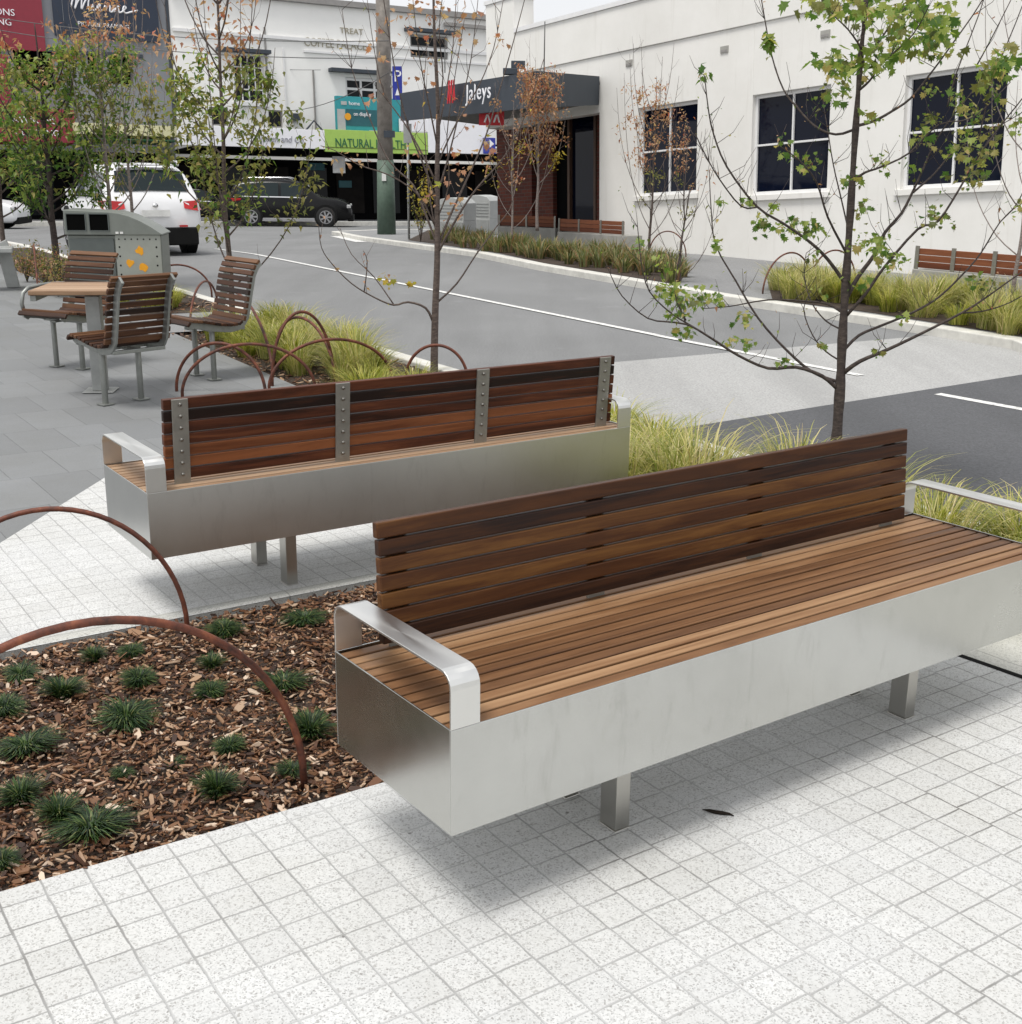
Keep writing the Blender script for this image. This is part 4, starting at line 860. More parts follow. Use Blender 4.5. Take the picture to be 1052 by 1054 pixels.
def window(F, parent, a0, a1, t0, t1, nx, ny, fw=.06, bar=.035, d=-.10, sill=True, frm='white_trim', gl='window_glass', label=None):
    m = MB(); F.box(m, a0, a0+fw, t0, t1, d-.05, d+.02); F.box(m, a1-fw, a1, t0, t1, d-.05, d+.02); F.box(m, a0+fw, a1-fw, t0, t0+fw, d-.05, d+.02); F.box(m, a0+fw, a1-fw, t1-fw, t1, d-.05, d+.02)
    wdt = a1-a0-2*fw; ht = t1-t0-2*fw
    for i in range(1, nx): F.box(m, a0+fw+wdt*i/nx-bar/2, a0+fw+wdt*i/nx+bar/2, t0+fw, t1-fw, d-.04, d+.015)
    for i in range(1, ny):
        for j in range(nx):
            x0 = a0+fw+wdt*j/nx+(bar/2 if j else 0); x1 = a0+fw+wdt*(j+1)/nx-(bar/2 if j < nx-1 else 0)
            F.box(m, x0, x1, t0+fw+ht*i/ny-bar/2, t0+fw+ht*i/ny+bar/2, d-.038, d+.012)
    w_ = m.obj('window', frm, parent, bevel=.004)
    if label: w_['label'] = label
    m = MB(); F.box(m, a0+fw-.01, a1-fw+.01, t0+fw-.01, t1-fw+.01, d-.035, d-.02); m.obj('pane', gl, w_)
    if sill: m = MB(); F.box(m, a0-.08, a1+.08, t0-.10, t0-.002, -.05, .06); m.obj('sill', 'white_render', w_, bevel=.006)
    return w_
# --- cream building on the right
A = Fac(V((4.498, 22.751, 0)), V((-.566, .823, -.038)), right=-1)
cb = thing('cream_building', 'long single storey cream rendered building with grey framed four pane windows', 'building', M=A.rel())
wins = [(-4.93, -3.10, 1.12, 2.86), (-1.57, .25, 1.15, 2.9), (1.70, 3.44, 1.25, 2.97), (-8.3, -6.5, 1.1, 2.85)]
m = MB(); wall(A, m, -10.5, 4.7, -.5, 4.12, wins, -.28, 0)
A.box(m, -10.5, 7.75, 4.121, 5.0, -.28, .035)
A.box(m, 4.701, 7.75, 3.0, 4.12, -.28, 0)
A.box(m, -10.5, -10.2, -.5, 5, -8, -.281); A.box(m, -10.199, 8.6, -.5, 4.6, -8.3, -8)
m.obj('wall', 'white_render', cb, bevel=.008)
m = MB(); A.box(m, 7.75, 8.9, 3.0, 5.75, -.5, .06); m.obj('parapet_pier', 'white_render', cb, bevel=.01)
m = MB(); A.box(m, -10.5, 7.74, 5.001, 5.09, -.32, .07); A.box(m, 7.72, 8.93, 5.751, 5.84, -.53, .09); m.obj('coping', 'white_trim', cb)
m = MB(); A.box(m, -10.19, 8.6, 4.60, 4.66, -7.99, -.29); m.obj('roof', 'coping_grey', cb)
m = MB(); A.box(m, -10.2, 4.6, .0, 5, -7.9, -7.0*0-1.5); 
m = MB(); A.box(m, 4.45, 4.699, -.5, 4.11, -2.5, -.281); m.obj('return_wall', 'white_render', cb)
for i, h in enumerate(wins): window(A, cb, *h, 2, 2)
for (x, y) in ((648, 65), (746, 51), (850, 35)):
    a, t = A.st(x, y); m = MB(); A.box(m, a-.10, a+.10, t-.06, t+.06, .002, .02); vv = m.obj('wall_vent', 'concrete', cb); m = MB(); A.box(m, a-.08, a+.08, t-.045, t-.005, .021, .024); m.obj('louvre', 'coping_grey', vv)
m = MB()
for i in range(6): A.box(m, 6.0+i*.35, 6.08+i*.35, 4.67, 5.55, -2.6, -2.5)
A.box(m, 5.9, 8.0, 5.55, 5.68, -2.65, -2.45); A.box(m, 5.9, 8.0, 4.9, 5.5, -2.75, -2.66); m.obj('roof_louvre_screen', 'cab_silver', cb)
# --- corner shop under the charcoal awning
cs = thing('corner_shop', 'dark brick shop entry with tall glazed door beside the cream wall', 'shop', M=A.rel())
D0 = -1.15
da0, dt1 = A.st(587, 118, D0); da1, _ = A.st(612, 118, D0)
m = MB(); a545 = A.st(547, 150, D0)[0]; aL = A.st(512, 200, D0)[0]; A.box(m, a545, aL, -.6, 3.55, D0-.2, D0); o_ = m.obj('brick_wall', 'brick', cs)
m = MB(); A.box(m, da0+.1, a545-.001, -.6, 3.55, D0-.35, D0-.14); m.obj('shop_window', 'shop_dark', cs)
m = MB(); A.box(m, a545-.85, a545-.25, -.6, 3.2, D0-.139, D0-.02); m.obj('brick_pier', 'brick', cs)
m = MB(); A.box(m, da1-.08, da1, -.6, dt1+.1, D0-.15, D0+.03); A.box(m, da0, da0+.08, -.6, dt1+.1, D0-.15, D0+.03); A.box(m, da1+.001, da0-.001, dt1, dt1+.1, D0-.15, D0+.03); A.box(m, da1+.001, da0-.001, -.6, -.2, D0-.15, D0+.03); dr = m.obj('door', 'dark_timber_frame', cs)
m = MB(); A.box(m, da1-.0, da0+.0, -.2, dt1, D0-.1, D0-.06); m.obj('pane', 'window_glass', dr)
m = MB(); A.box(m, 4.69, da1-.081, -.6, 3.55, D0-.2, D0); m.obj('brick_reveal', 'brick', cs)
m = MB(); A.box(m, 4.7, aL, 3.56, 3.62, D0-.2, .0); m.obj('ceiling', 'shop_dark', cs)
# awning: B (street corner) to C along the road, returning to the wall
Bc = atd(553, 73, 24.3); Cc = atd(412, 96, 31.3); Wc = A.P(4.66, 3.72, .03)
def awn():
    b = thing('shop_awning', 'deep charcoal awning wrapping the shop corner with white lettering', 'awning', Bc)
    h = .66
    def slab(p, q, hp, hq, th, name, mat, top0=0):
        m = MB(); d = (q-p).normalized(); n = V((d.y, -d.x, 0)).normalized()*th; up = V((0, 0, 1))
        vs = [p-up*hp-Bc, q-up*hq-Bc, q-up*hq+n-Bc, p-up*hp+n-Bc, p-Bc, q-Bc, q+n-Bc, p+n-Bc]
        m.add(vs, [(0, 3, 2, 1), (4, 5, 6, 7), (0, 1, 5, 4), (1, 2, 6, 5), (2, 3, 7, 6), (3, 0, 4, 7)]); return m.obj(name, mat, b)
    slab(Cc, Bc, .64, h, -.12, 'fascia', 'charcoal'); slab(Bc+(Wc-Bc).normalized()*.01, Wc, h, .57, -.12, 'fascia', 'charcoal')
    back = [Wc+A.n*(-1.3), Wc, Bc, Cc, Cc+V((1.5, 1.0, 0)), A.P(8.6, 3.5, -.4)]
    m = MB(); zs = [V((p.x, p.y, p.z-.50))-Bc for p in back]; n = len(zs)
    zt = [V((p.x, p.y, p.z-.10))-Bc for p in back]
    cen = lambda q: sum(q, V())/n
    sh = lambda q: [cen(q)+(p-cen(q))*.985 for p in q]
    zs, zt = sh(zs), sh(zt)
    m.add(zs+zt, [list(range(n)), [n+i for i in range(n)][::-1]]+[(i, n+i, n+(i+1) % n, (i+1) % n) for i in range(n)]); m.obj('soffit', 'soffit', b)
    d = (Bc-Cc); d.normalize(); up = (V((0, 0, 1))-d*d.z).normalized(); nn = d.cross(up)
    if nn.dot(Bc-V((0, 0, CH))) > 0: nn = -nn
    def on(px, py):
        r = ray(px, py); O = Bc; n_ = d.cross(V((0, 0, 1))).normalized(); t = (O-V((0, 0, CH))).dot(n_)/r.dot(n_); return V((0, 0, CH))+r*t
    p = on(486, 104)+nn*.14-Bc; q = on(508, 101)
    text('lettering', 'Jaleys', frame(p, d, up, nn), .46, 'white_sign', b, .006, sx=1.15, spacing=1.12)
    m = MB(); p = on(467, 107)+nn*.14-Bc; T = frame(p, d, up, nn) @ Matrix.Scale(.5, 4, (1, 0, 0))
    for k_ in range(3): m.prism([(0+k_*.28, 0), (.10+k_*.28, 0), (.30+k_*.28, .48), (.20+k_*.28, .48)], T, .02); m.prism([(.27+k_*.28, .05), (.35+k_*.28, .05), (.22+k_*.28, .46), (.15+k_*.28, .44)], T @ Matrix.Translation((0, 0, .004)), .02)
    m.obj('emblem', 'red_bright', b)
    m = MB(); p = atd(526, 76, 25.6)-Bc; m.box((-.16, -.15, -.02), (.16, .15, .10), Matrix.Translation(p)); m.box((.0, -.12, .10), (.28, .12, .24), Matrix.Translation(p)); m.obj('floodlight', 'charcoal', b, bevel=.01)
    for (x, y, dd, L_) in ((458/1, 75, 28, .5), (560, 74, 24.6, .9)):
        m = MB(); p = atd(x, y, dd)-Bc; m.tube([p, p+V((0, 0, L_))], .012, 5); m.obj('rod', 'lead', b)
awn()
# red hanging sign under the awning
hs = thing('hanging_sign', 'small red hanging sign with a white peaked mark under the charcoal awning', 'sign', atd(506, 121, 27.3))
m = MB(); m.box((-.27, -.03, -.16), (.27, .03, .14)); m.obj('board', 'red_bright', hs); m = MB()
for x in (-.17, .03): m.prism([(x, -.1), (x+.04, -.1), (x+.10, .06), (x+.06, .06)], frame(V((0, -.031, 0)), V((1, 0, 0)), V((0, 0, 1)), V((0, -1, 0))), .004); m.prism([(x+.12, -.1), (x+.16, -.1), (x+.105, .06), (x+.085, .04)], frame(V((0, -.031, 0)), V((1, 0, 0)), V((0, 0, 1)), V((0, -1, 0))), .003)
m.obj('mark', 'white_sign', hs)
m = MB(); m.box((-.2, -.01, .14), (-.18, .01, .5)); m.obj('bracket', 'charcoal', hs); m = MB(); m.box((.18, -.01, .14), (.2, .01, .5)); m.obj('bracket', 'charcoal', hs)

# --- the row of shops across the far street
F2 = Fac(atd(300, 226, 52), V((.848, .53, -.019)), right=1)
S_ = lambda px, py, d=0: F2.st(px, py, d)
gb = thing('grey_building', 'two storey grey rendered building with a flat front behind the left trees', 'building', M=F2.rel())
gs = -4.58; h1 = S_(5, 50)[1]
holes = [(S_(107, 0)[0], S_(131, 0)[0], S_(118, 86)[1], S_(118, 54)[1]), (S_(8, 0)[0], S_(50, 0)[0], S_(20, 90)[1], S_(20, 50)[1]), (S_(85, 0)[0], S_(98, 0)[0], S_(90, 80)[1], S_(90, 54)[1])]
m = MB(); wall(F2, m, -17, gs, 3.3, 11, holes, -.4, 0); F2.box(m, -17, gs, -.5, 11, -9, -8.6); F2.box(m, gs-.3, gs, -.5, 10.99, -8.599, -.401); m.obj('wall', 'grey_wall', gb)
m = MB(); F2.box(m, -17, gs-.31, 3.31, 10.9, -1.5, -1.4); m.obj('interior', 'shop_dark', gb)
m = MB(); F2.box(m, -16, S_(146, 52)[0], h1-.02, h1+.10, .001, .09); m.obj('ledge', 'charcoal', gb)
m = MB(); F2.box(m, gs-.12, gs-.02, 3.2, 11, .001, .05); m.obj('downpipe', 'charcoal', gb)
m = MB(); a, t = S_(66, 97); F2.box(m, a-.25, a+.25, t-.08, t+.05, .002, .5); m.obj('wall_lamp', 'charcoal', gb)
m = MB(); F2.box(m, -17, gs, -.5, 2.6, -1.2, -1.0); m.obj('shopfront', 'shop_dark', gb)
for i in range(6):
    m = MB(); F2.box(m, -16.5+i*2, -15.2+i*2, .2, 2.2, -.99, -.95); m.obj('shop_window', 'far_glass', gb)
# signs on the grey building
def fsign(name, label, x0, y0, x1, y1, mat, d0=.01, d1=.12, cat='sign'):
    a0, t0 = S_(x0, y1, d1); a1, t1 = S_(x1, y0, d1); o = thing(name, label, cat, M=F2.rel() @ Matrix.Translation((0, 0, 0)))
    m = MB(); F2.box(m, a0, a1, t0, t1, d0, d1); m.obj('board', mat, o, bevel=.01); return o
def ftext(o, body, px, py, d, hpx, mat, name='lettering', **kw):
    a, t = S_(px, py, d); size = (S_(px, py-hpx, d)[1]-t)/.70; return text(name, body, F2.loc(a, t, d), size, mat, o, ext=.01, **kw)
o = fsign('shop_sign', 'large crimson sign board with white capitals at the top left corner', -60, -30, 40, 46, 'red_sign')
ftext(o, 'LAWSONS', -34, 12.5, .135, 7, 'white_sign', sx=1.05); ftext(o, 'CLOTHING', -39, 22.5, .135, 7, 'white_sign', sx=1.0)
o = fsign('shop_sign', 'dark navy sign board with white handwritten lettering on the grey wall', 57, -24, 160, 36, 'navy_sign')
# handwritten word as one pen line
a, t = S_(74, 9, .135); sc = (S_(142, 9, .135)[0]-a)/10.4
scr = [[(-.1, .3), (.3, 1.4), (.8, 1.75), (.7, .8), (.45, .05), (1.0, 1.1), (1.6, 1.8), (1.55, .8), (1.5, .05), (2.1, 1.2), (2.75, 1.85), (2.6, .9), (2.6, .15), (2.95, .1), (3.3, .85), (3.25, .1), (3.7, .15), (4.1, .5), (4.45, .85), (4.2, .95), (3.95, .45), (4.3, .02), (4.9, .3), (5.25, .9), (5.15, .05), (5.6, .75), (5.95, .85), (5.9, .1), (6.3, .1), (6.65, .85), (6.55, .05), (7.0, .75), (7.35, .85), (7.3, .1), (7.7, .12), (8.2, .5), (8.5, .85), (8.2, .95), (8.0, .45), (8.4, .02), (9.2, .25), (10.3, .55)]]
m = MB()
for st_ in scr: m.tube(smooth([(F2.loc(a+x*sc*1.0, t+y*sc*1.05, .13) @ V((0, 0, 0))) for x, y in st_], 4), .032, 5)
m.obj('lettering', 'white_sign', o); ftext(o, 'PICTURE FRAMING', 80, 26, .135, 4.4, 'white_sign', sx=1.05)
m = MB(); F2.pbox(m, 62, -18, 66, 24, .121, .135); m.obj('margin_rule', 'grey_wall', o)
o = fsign('awning_sign', 'dark red awning fascia with white capitals half hidden by the left trees', -70, 113, 76, 143, 'red_sign', .0, 1.6)
ftext(o, 'LAWSONS', 7, 126, 1.615, 7.5, 'white_sign', sx=1.02); ftext(o, 'CLOTHING', 16, 139, 1.615, 6.5, 'white_sign', sx=.95)
o = fsign('banner', 'red hanging banner at the far left above the red awning', -20, 56, 8, 112, 'red_sign', .1, 1.4)
o = thing('cream_awning', 'pale cream canvas awning with a green edge between the red awning and the white building', 'awning', M=F2.rel())
m = MB(); F2.pbox(m, 77, 126, 183, 141, .0, 2.0); m.obj('canvas', 'cream_awning', o); m = MB(); F2.pbox(m, 77, 141.2, 183, 145.5, .0, 2.01); m.obj('edge', 'green_trim', o)
# white building
wb = thing('white_building', 'white painted heritage shop building with a parapet and raised lettering', 'building', M=F2.rel())
wt = 8.55; x1w = 11.5
fw1 = (S_(236, 0)[0], S_(268, 0)[0], S_(250, 105)[1], S_(250, 55)[1]); fw2 = (S_(352, 0)[0], S_(400, 0)[0], S_(370, 103)[1], S_(370, 80)[1]); lo1 = (S_(211, 0)[0], S_(228, 0)[0], S_(220, 129)[1], S_(220, 110)[1]); lo2 = (S_(270, 0)[0], S_(285, 0)[0], S_(277, 131)[1], S_(277, 113)[1])
fw3 = (S_(421, 0)[0], S_(460, 0)[0], S_(440, 60)[1], S_(440, 36)[1])
m = MB(); wall(F2, m, gs+.02, x1w, 3.3, wt, [fw1, fw2, lo1, lo2, fw3], -.35, 0); F2.box(m, gs+.02, x1w, -.5, wt, -9, -8.6); F2.box(m, x1w-.3, x1w, -.5, 3.299, -8.5, 0); m.obj('wall', 'white_wall_far', wb)
m = MB(); F2.box(m, gs+.02, x1w, wt+.001, wt+.22, -.5, .22); m.obj('coping', 'coping_grey', wb)
m = MB(); F2.box(m, gs+.4, .45, wt+.221, wt+.55, -.5, .15); m.obj('raised_parapet', 'white_wall_far', wb)
tq = S_(250, 36)[1]; m = MB(); F2.box(m, gs+.1, x1w, tq-.06, tq+.06, .001, .10); F2.box(m, .9, x1w, S_(313, 52.5)[1]-.05, S_(313, 52.5)[1]+.03, .001, .08); m.obj('string_course', 'white_trim', wb)
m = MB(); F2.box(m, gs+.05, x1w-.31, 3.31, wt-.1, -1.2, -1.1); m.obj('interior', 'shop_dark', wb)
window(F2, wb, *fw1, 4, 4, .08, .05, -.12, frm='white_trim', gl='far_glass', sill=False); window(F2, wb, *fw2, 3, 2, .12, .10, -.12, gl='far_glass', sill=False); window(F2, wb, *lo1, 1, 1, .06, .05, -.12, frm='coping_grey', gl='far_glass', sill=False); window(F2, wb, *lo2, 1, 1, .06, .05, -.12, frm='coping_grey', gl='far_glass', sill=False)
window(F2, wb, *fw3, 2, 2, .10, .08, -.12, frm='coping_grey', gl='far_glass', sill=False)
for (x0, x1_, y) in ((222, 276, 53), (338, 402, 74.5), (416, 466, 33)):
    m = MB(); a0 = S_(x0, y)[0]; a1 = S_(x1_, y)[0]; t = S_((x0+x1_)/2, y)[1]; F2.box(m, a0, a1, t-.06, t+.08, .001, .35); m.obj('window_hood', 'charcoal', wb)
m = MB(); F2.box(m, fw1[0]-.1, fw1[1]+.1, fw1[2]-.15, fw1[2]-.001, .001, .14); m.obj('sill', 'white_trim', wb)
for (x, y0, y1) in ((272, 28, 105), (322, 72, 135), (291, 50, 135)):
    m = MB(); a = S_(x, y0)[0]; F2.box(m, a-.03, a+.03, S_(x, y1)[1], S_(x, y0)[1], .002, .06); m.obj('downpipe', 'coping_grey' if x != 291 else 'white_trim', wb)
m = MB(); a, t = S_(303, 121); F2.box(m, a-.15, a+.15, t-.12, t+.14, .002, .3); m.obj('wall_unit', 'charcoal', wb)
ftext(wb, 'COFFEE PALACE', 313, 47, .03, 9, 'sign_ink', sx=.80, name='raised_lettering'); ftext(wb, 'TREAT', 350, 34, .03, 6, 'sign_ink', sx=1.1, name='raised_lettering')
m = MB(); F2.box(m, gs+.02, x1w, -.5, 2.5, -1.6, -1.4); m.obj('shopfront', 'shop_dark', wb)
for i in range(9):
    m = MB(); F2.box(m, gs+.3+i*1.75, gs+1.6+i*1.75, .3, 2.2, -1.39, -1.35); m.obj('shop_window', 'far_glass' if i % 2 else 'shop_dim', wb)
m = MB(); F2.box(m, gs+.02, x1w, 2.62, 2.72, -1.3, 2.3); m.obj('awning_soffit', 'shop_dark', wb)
m = MB(); p0 = S_(450, 52); F2.box(m, S_(455, 0)[0], x1w, S_(480, 28)[1]-.06, S_(480, 28)[1]+.08, .11, .3); m.obj('coping_step', 'coping_grey', wb)
# fascias
def fascia(label, x0, y0, x1, y1, mat, d1=2.55, d0=2.4): return fsign('fascia_sign', label, x0, y0, x1, y1, mat, d0, d1)
o = fascia('white awning fascia with thin grey lettering left of the lime green one', 184, 134, 334, 149, 'white_sign')
ftext(o, 'Woven and Co', 262, 145.5, 2.565, 7, 'grey_ink', sx=.9, shear=.2)
o = fascia('lime green awning fascia with dark lettering over the black shopfront', 335, 137, 440, 156, 'lime_sign'); ftext(o, 'NATURAL HEALTH', 345, 151, 2.565, 9, 'green_trim', sx=.78)
m = MB(); F2.pbox(m, 336, 151, 440, 155, 2.551, 2.56); m.obj('stripe', 'leaf_green', o)
o = fsign('billboard', 'teal billboard with small white text standing above the lime fascia', 347, 102, 412, 136, 'teal_sign', 2.2, 2.35)
for q_ in ((347, 112, 356, 134), (380, 134, 398, 136), (351, 104, 357, 108)): m = MB(); F2.pbox(m, *q_, 2.351, 2.37); m.obj('panel', 'cab_silver', o)
m = MB(); F2.pbox(m, 356, 112, 400, 131, 2.351, 2.36); m.obj('panel', 'teal_dark', o)
ftext(o, 'home', 359, 108, 2.38, 4, 'white_sign'); ftext(o, 'on display', 364, 119, 2.38, 4, 'white_sign', sx=.9)
m = MB(); a, t = S_(358, 120, 2.38); disc(m, F2.loc(a, t, 2.38).translation, F2.loc(0, 0, 1).translation.normalized(), .14, .14, .02, 10); m.obj('dot', 'orange_paint', o)
o = fascia('plain white awning fascia right of the pole below the charcoal awning', 441, 122, 503, 157, 'white_sign')
m = MB(); F2.pbox(m, 412, 122, 440.5, 136, 2.4, 2.54); m.obj('board', 'white_sign', o)
o = fsign('projecting_sign', 'small deep blue square sign with a white arrow at the end of the white fascia', 499, 142, 510, 158, 'blue_sign', 2.56, 2.7)
m = MB(); a, t = S_(504, 152, 2.7); m.prism([(0, 0), (.22, .16), (0, .34)], F2.loc(a, t, 2.702), .01); m.obj('arrow', 'white_sign', o)
o = fsign('poster', 'white poster hanging in the dark shopfront under the lime fascia', 343, 161, 355, 178, 'poster_white', 1.4, 1.45); o['category'] = 'poster'
for (x0, y0, x1_, y1_, mt, l) in ((316, 168, 334, 175, 'teal_dark', 'dim teal window sticker left of the white poster'), (349, 186, 362, 193, 'teal_dark', 'dim teal window sticker below the white poster')):
    o = fsign('window_sticker', l, x0, y0, x1_, y1_, mt, -1.34, -1.30)
# roof ornaments over the fascia
for (x0, y0, x1_, y1_, l) in ((315, 130, 332, 134, 'small dark ornament on the white fascia'),):
    o = thing('roof_ornament', l, 'ornament', M=F2.rel()); m = MB(); a, t = S_(x0, y1_, 2.45); b_, q_ = S_(x1_, y0, 2.45)
    m.tube([(a, t, 2.45 if F2.u.cross(F2.v).dot(F2.n) > 0 else -2.45), ((a+b_)/2, q_+.2, 2.45 if F2.u.cross(F2.v).dot(F2.n) > 0 else -2.45), (b_, t, 2.45 if F2.u.cross(F2.v).dot(F2.n) > 0 else -2.45)], .04, 6); m.obj('frame', 'charcoal', o)
# far kerb and footpath
fkz = [atd(-60, 234, 44), atd(520, 231, 52)]
pA, pB = F2.P(-20, 0, 3.4), F2.P(14, 0, 3.4); pC, pD = F2.P(14, 0, -1), F2.P(-20, 0, -1)
sheet('footpath', [pA[:2], pB[:2], pC[:2], pD[:2]], .05, 'footpath_grey'); kerb('kerb', [V((pA.x, pA.y, 0)), V((pB.x, pB.y, 0))], .2, .055, -.3)

# ------------------------------------------------------------------ pole, signs, wires
po = at(398, 241); pl = thing('utility_pole', 'tall weathered timber power pole with a green painted base', 'pole', po)
m = MB(); m.tube([(0, 0, 1.99), (0, .03, 9)], [.215, .17], 14); m.obj('shaft', 'pole_timber', pl); m = MB(); m.tube([(0, 0, 0), (0, 0, 2.0)], [.265, .235], 14); m.obj('green_base', 'pole_green', pl)
m = MB(); m.box((-.08, -.262, 1.45), (.04, -.24, 1.65)); m.obj('number_plate', 'plate_white', pl); m = MB(); m.box((.0, -.30, 2.60), (.30, -.22, 2.78)); m.obj('strap', 'charcoal', pl)
ps = thing('parking_sign', 'blue parking sign with a white P fixed high on the timber pole', 'sign', atd(409, 86, po.y-.35))
m = MB(); m.box((-.13, -.012, -.42), (.13, .012, .44)); m.obj('board', 'blue_sign', ps, bevel=.004); text('lettering', 'P', frame(V((-.10, -.013, .05)), V((1, 0, 0)), V((0, 0, 1)), V((0, -1, 0))), .42, 'white_sign', ps, .003)
m = MB(); m.prism([(-.06, -.3), (.06, -.3), (.0, -.12)], frame(V((0, -.013, 0)), V((1, 0, 0)), V((0, 0, 1)), V((0, -1, 0))), .004); m.obj('arrow', 'white_sign', ps); m = MB(); m.box((-.20, .012, -.1), (-.0, .05, -.05)); m.obj('bracket', 'galv', ps); m = MB(); m.box((-.20, .012, .2), (-.0, .05, .25)); m.obj('bracket', 'galv', ps)
ps = thing('sign_post', 'thin galvanised post standing right of the green pole base', 'post', at(421, 246))
m = MB(); m.tube([(0, 0, 0), (0, 0, 2.9)], .03, 8); m.obj('post', 'galv', ps); m = MB(); m.box((-.10, -.045, 2.3), (.10, -.032, 2.75)); m.obj('plate', 'galv', ps)
def wire(px0, py0, d0, px1, py1, d1, sag, label, r=.012):
    a, b = atd(px0, py0, d0), atd(px1, py1, d1); m = MB(); pts = [a.lerp(b, i/12)-V((0, 0, sag*4*(i/12)*(1-i/12)))-a for i in range(13)]
    m.tube(pts, r, 4); tag(m.obj('overhead_cable', 'lead', loc=a), label, 'cable', 'thin overhead cables across the shop fronts')
wire(-40, 12, 44, 400, 42, 34, .3, 'overhead cable crossing the crimson sign and the white wall up high')
wire(270, 112, 51, 400, 75, 34, .4, 'short cable rising from the white wall to the pole')
wire(-40, 24, 42, 400, 60, 34, .3, 'lower overhead cable below the handwritten sign'); wire(250, 70, 52.5, 330, 72, 52.5, .02, 'thin conduit line on the white wall between the downpipes', .01)
# ------------------------------------------------------------------ silver cabinets
def cabinet(px, py, wd, ht, label):
    b = thing('waste_cabinet', label, 'cabinet', at(px, py), -.5, 'pale metal cabinets behind the bare tree')
    m = MB(); m.box((-wd/2, -.35, 0), (wd/2, .35, ht*.42)); m.obj('base', 'cab_silver', b, bevel=.01)
    m = MB(); m.prism([(-wd/2, 0), (wd/2, 0), (wd/2, ht*.46), (wd*.36, ht*.56), (wd*.1, ht*.6), (-wd*.1, ht*.6), (-wd*.36, ht*.56), (-wd/2, ht*.46)], frame(V((0, .33, ht*.42)), V((1, 0, 0)), V((0, 0, 1)), V((0, -1, 0))), .66); m.obj('hood', 'cab_silver', b, bevel=.01)
    m = MB()
    for i in range(5): m.box((-wd/2+.05, -.345, ht*.48+i*.085), (wd/2-.05, -.333, ht*.48+i*.085+.02))
    m.obj('louvre', 'galv', b); m = MB(); m.box((-wd/2+.03, -.362, ht*.05), (-.02, -.351, ht*.38)); m.box((.02, -.362, ht*.05), (wd/2-.03, -.351, ht*.38)); m.obj('door', 'galv', b)
cabinet(497, 241, .85, 1.08, 'right pale metal cabinet with rounded louvred hood'); cabinet(470, 243, .85, 1.0, 'left pale metal cabinet partly hidden by the bare trunk')

# ------------------------------------------------------------------ timber backed planter seats across the road
def planter(p0, p1, n, label, h1=.32, h2=.60, depth=.45):
    d = p1-p0; L = d.length; d.normalize(); n_ = V((-d.y, d.x, 0)).normalized(); x = V((d.x, d.y, d.z)); M = frame(p0, x, n_, x.cross(n_))
    b = thing('planter_seat', label, 'planter seat', M=M)
    m = MB(); m.box((0, 0, -.25), (L, depth, h1)); m.obj('concrete_wall', 'concrete', b, bevel=.012); sp = L/n
    m = MB()
    for i in range(3): m.box((.06, .03, h1+.02+i*.085), (L-.06, .07, h1+.02+i*.085+.078))
    m.obj('timber_back', 'timber_planter', b, bevel=.003)
    for i in range(n+1): m = MB(); x = min(max(i*sp, .04), L-.04); m.box((x-.03, .015, h1), (x+.03, .029, h2)); m.obj('bracket', 'slat_bracket', b)
planter(at(546-34, 247)+V((0, .4, 0)), at(572, 250)+V((0, .4, 0)), 2, 'timber backed concrete seat below the brick wall')
planter(at(574, 255)+V((0, .3, 0)), at(642, 261)+V((0, .3, 0)), 3, 'short concrete planter seat with three timber panels at the foot of the cream corner')
planter(at(936, 305), at(1160, 330), 5, 'long timber backed concrete seat against the cream wall at the right edge', .36, .66)

